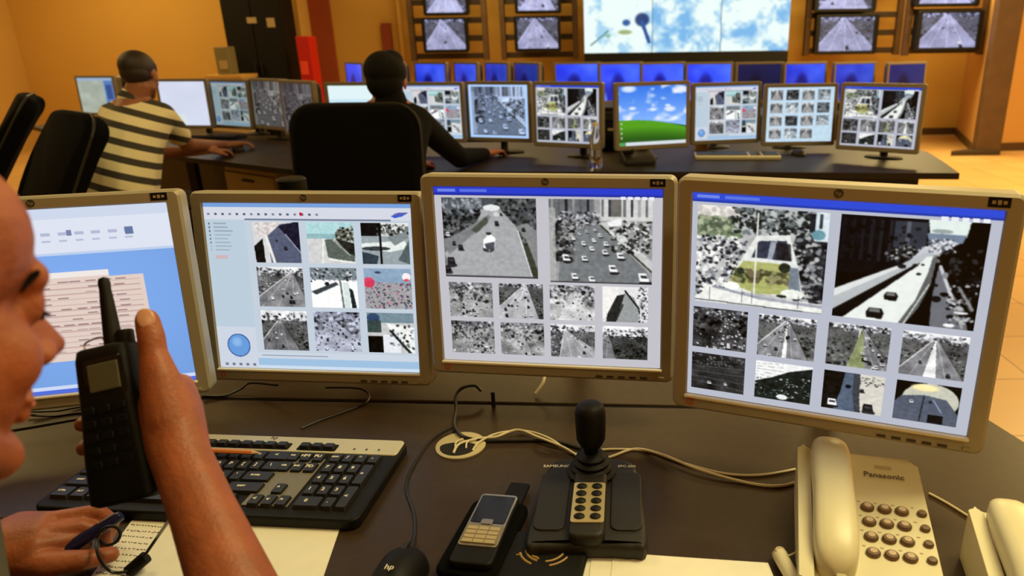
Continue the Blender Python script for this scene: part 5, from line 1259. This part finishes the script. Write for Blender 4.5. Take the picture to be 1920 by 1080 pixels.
# shirt, trousers, shoes, hair
sh_ = [('h', [(neck + V((0, 0, -.03)), .082), (shl, .066), (shr, .066), (chest, .145)]), ('h', [(chest, .145), (hips, .155)]), ('c', neck + V((0, 0, -.03)), .074, neck + V((0, 0, .015)), .069),
       ('c', shr, .066, Er.lerp(shr, .15), .056), ('c', shl, .066, El, .056), ('c', El, .056, Wl.lerp(El, .12), .040)]
fuse('shirt', sh_, .006, 6, 'greyshirt', man)
tr = [('h', [(hL[0], .1), (hL[1], .1), (hips, .13)])]
for k in range(2): tr += [('c', hL[k], .095, kn[k], .07), ('c', kn[k], .07, ft[k] + V((0, 0, .03)), .054)]
fuse('trousers', tr, .010, 5, 'trousers', man)
for k in range(2): fuse('shoe', [('h', [(V((ft[k].x, ft[k].y, .045)), .043), (V((ft[k].x, ft[k].y, .035)) + fwd * .17, .033), (V((ft[k].x, ft[k].y, .03)) - fwd * .03, .03)])], .008, 4, 'shoe', man)
fuse('hair', [('e', L(0, -.040, .020), (.0775 * HS, .080 * HS, .075 * HS), Rm)], .004, 3, 'cropped', man)
for s in (-1, 1):
    b = [L(s * .012, .0925, .022), L(s * .028, .0880, .027), L(s * .044, .0745, .025), L(s * .056, .0535, .016)]
    er_ = (.0030, .0036, .0027, .0012)
    fuse('eyebrow', [('c', b[i], er_[i], b[i + 1], er_[i + 1]) for i in range(3)], .0013, 2, 'brow', man)
    bm = bmesh.new(); lathe(bm, [(.0001, -.0108), (.0055, -.0092), (.0095, -.0046), (.0108, 0), (.0095, .0046), (.0055, .0092), (.0001, .0108)], 16); e = obj('eye', bm, 'eye', man, smooth=True); e.location = L(s * .030, .0755, .001)
    e2 = obj('iris', LA([(.0001, 0), (.005, 0), (.004, .001), (.0001, .0012)], 14), 'iris', e, Rm @ V((0, .0112, -.004)), (Rm @ Matrix.Rotation(-PI / 2, 3, 'X')).to_euler())
    bl = [L(s * .018, .0855, -.001), L(s * .030, .0885, -.003), L(s * .041, .083, -.003)]
    fuse('eyelashes', [('c', bl[i], .0014, bl[i + 1], .0014) for i in range(2)], .0009, 1, 'brow', man)  # dark lash line, also painting the shade of the eye socket
fuse('mouth', [('c', L(-.018, .0865, -.0645), .0025, L(0, .0995, -.064), .0035), ('c', L(.018, .0865, -.0645), .0025, L(0, .0995, -.064), .0035)], .0012, 2, 'lips', man)
# nails
def nail(tip, prev, nrm, w_=.0075, l_=.012):
    d = (tip - prev).normalized(); n = (nrm - d * nrm.dot(d)).normalized(); s_ = d.cross(n)
    o = fuse('fingernail', [('e', tip + d * -.001 + n * .0100, (w_, l_, .0022), Matrix((s_, d, n)).transposed())], .0012, 2, 'nail', man); return o
nail(thr[-1][0], thr[-2][0], (CAM - thr[-1][0]).normalized() + V((-.1, 0, 0)), .0085, .011)
for c in man.children:
    c.location = c.location - o0
# pen in the left hand
pa = zz(112, 1038, .030); pb = zz(228, 966, .060)
pn = thing('marker_pen', 'thick dark navy pen held in the hand at the lower left', 'pen', tuple(pa)); d = pb - pa
obj('barrel', T([(0, 0, 0), d * .7], .0085, 12, 1, .008), 'bluepen', pn, smooth=True); obj('cap', T([d * .62, d * .98, d], .0078, 12, 1, .0055), 'bluepen', pn, smooth=True)
obj('clip', T([d * .66 + V((0, -.003, .0085)), d * .95 + V((0, -.003, .008))], .0014, 6, 1), 'steel', pn)
# radio
tp = D(204, 650, .703); bt = D(250, 938, .688); up = (tp - bt); RL = up.length; up.normalize()
xr = (D(260, 770, .70) - D(160, 783, .70)); xr = (xr - up * xr.dot(up)).normalized(); yr = up.cross(xr)
rad = bpy.data.objects.new('two_way_radio', None); COL.objects.link(rad); rad.matrix_world = Matrix(((xr.x, yr.x, up.x, bt.x), (xr.y, yr.y, up.y, bt.y), (xr.z, yr.z, up.z, bt.z), (0, 0, 0, 1)))
tag(rad, 'black hand-held radio with stub antenna, screen and keypad, held up before a face', 'radio')
bm = bmesh.new(); rings = []
for z, w_, d_ in ((0, .054, .030), (.004, .064, .038), (RL * .3, .061, .040), (RL * .6, .055, .038), (RL * .93, .053, .036), (RL * .99, .050, .033), (RL, .046, .030)):
    rings.append([(x, y, z) for x, y in rrect(w_, d_, .009, 5)])
loft(bm, rings); obj('housing', bm, 'black', rad, smooth=True)
obj('screen', B(.004, -.0190, RL * .80, .030, .002, .027, bev=.001), 'lcd', rad)
obj('screen_frame', face(RP(.040, .037, .004, .0165, .0185, .0006, .004, RL * .80)), 'blackgloss', rad)
for r_ in range(5):
    for q in range(3): obj('button', face(RP(.0115, .0075, .002, .018, .0212, .0008, -.015 + .015 * q, RL * (.60 - .085 * r_))), 'black', rad)
obj('antenna', LA([(.0001, 0), (.0085, 0), (.008, .012), (.0062, .045), (.0052, .058), (.0056, .064), (.0045, .069), (.0001, .071)], 16), 'black', rad, (.004, .002, RL), smooth=True)
obj('knob', LA([(.0001, 0), (.0078, 0), (.0078, .012), (.0068, .014), (.0001, .0142)], 18), 'black', rad, (.018, 0, RL - .001), smooth=True)
obj('belt_loop', T([(-.022, 0, RL - .003), (-.023, 0, RL + .008), (-.006, 0, RL + .011), (-.003, 0, RL + .002)], .0009, 6, 5), 'steel', rad)
# radio earphone lead with bead
P = [D(322, 968, .70), zz(300, 1000, .06), zz(272, 1040, .030), zz(258, 1058, .016), zz(235, 1072, .014), zz(205, 1070, .02), zz(184, 1040, .045), zz(183, 1008, .055), zz(196, 990, .068), zz(216, 988, .068), zz(226, 1000, .06), zz(218, 1016, .05), zz(200, 1022, .045), zz(188, 1012, .05)]
ld = thing('earphone_lead', 'thin black lead with an oval bead, looping around the pen hand', 'cable', tuple(P[3]))
obj('lead', T([p - P[3] for p in P], .0019, 8, 8), 'cable', ld, smooth=True)
d_ = (P[2] - P[4]).normalized(); obj('bead', T([-d_ * .013, -d_ * .010, V((0, 0, 0)), d_ * .010, d_ * .013], .008, 12, 3), 'black', ld, smooth=True)
cable('black cable at the lower left corner, beside the grey sleeve', [(-30, 955, .002), (0, 968), (20, 990), (40, 1010)], .002, 'cable')

if 0:
    def pj(p):
        v = p - CAM; d = v.dot(_f); return (round(CX + FPX * v.dot(_r) / d), round(540 - FPX * v.dot(_u) / d), round(d, 2))
    for n_, q_ in (('H', H), ('neck', neck), ('chest', chest), ('hips', hips), ('shl', shl), ('shr', shr), ('El', El), ('Wl', Wl), ('Er', Er), ('Wr', Wr)): print('PJ', n_, pj(q_), tuple(round(v, 2) for v in q_))
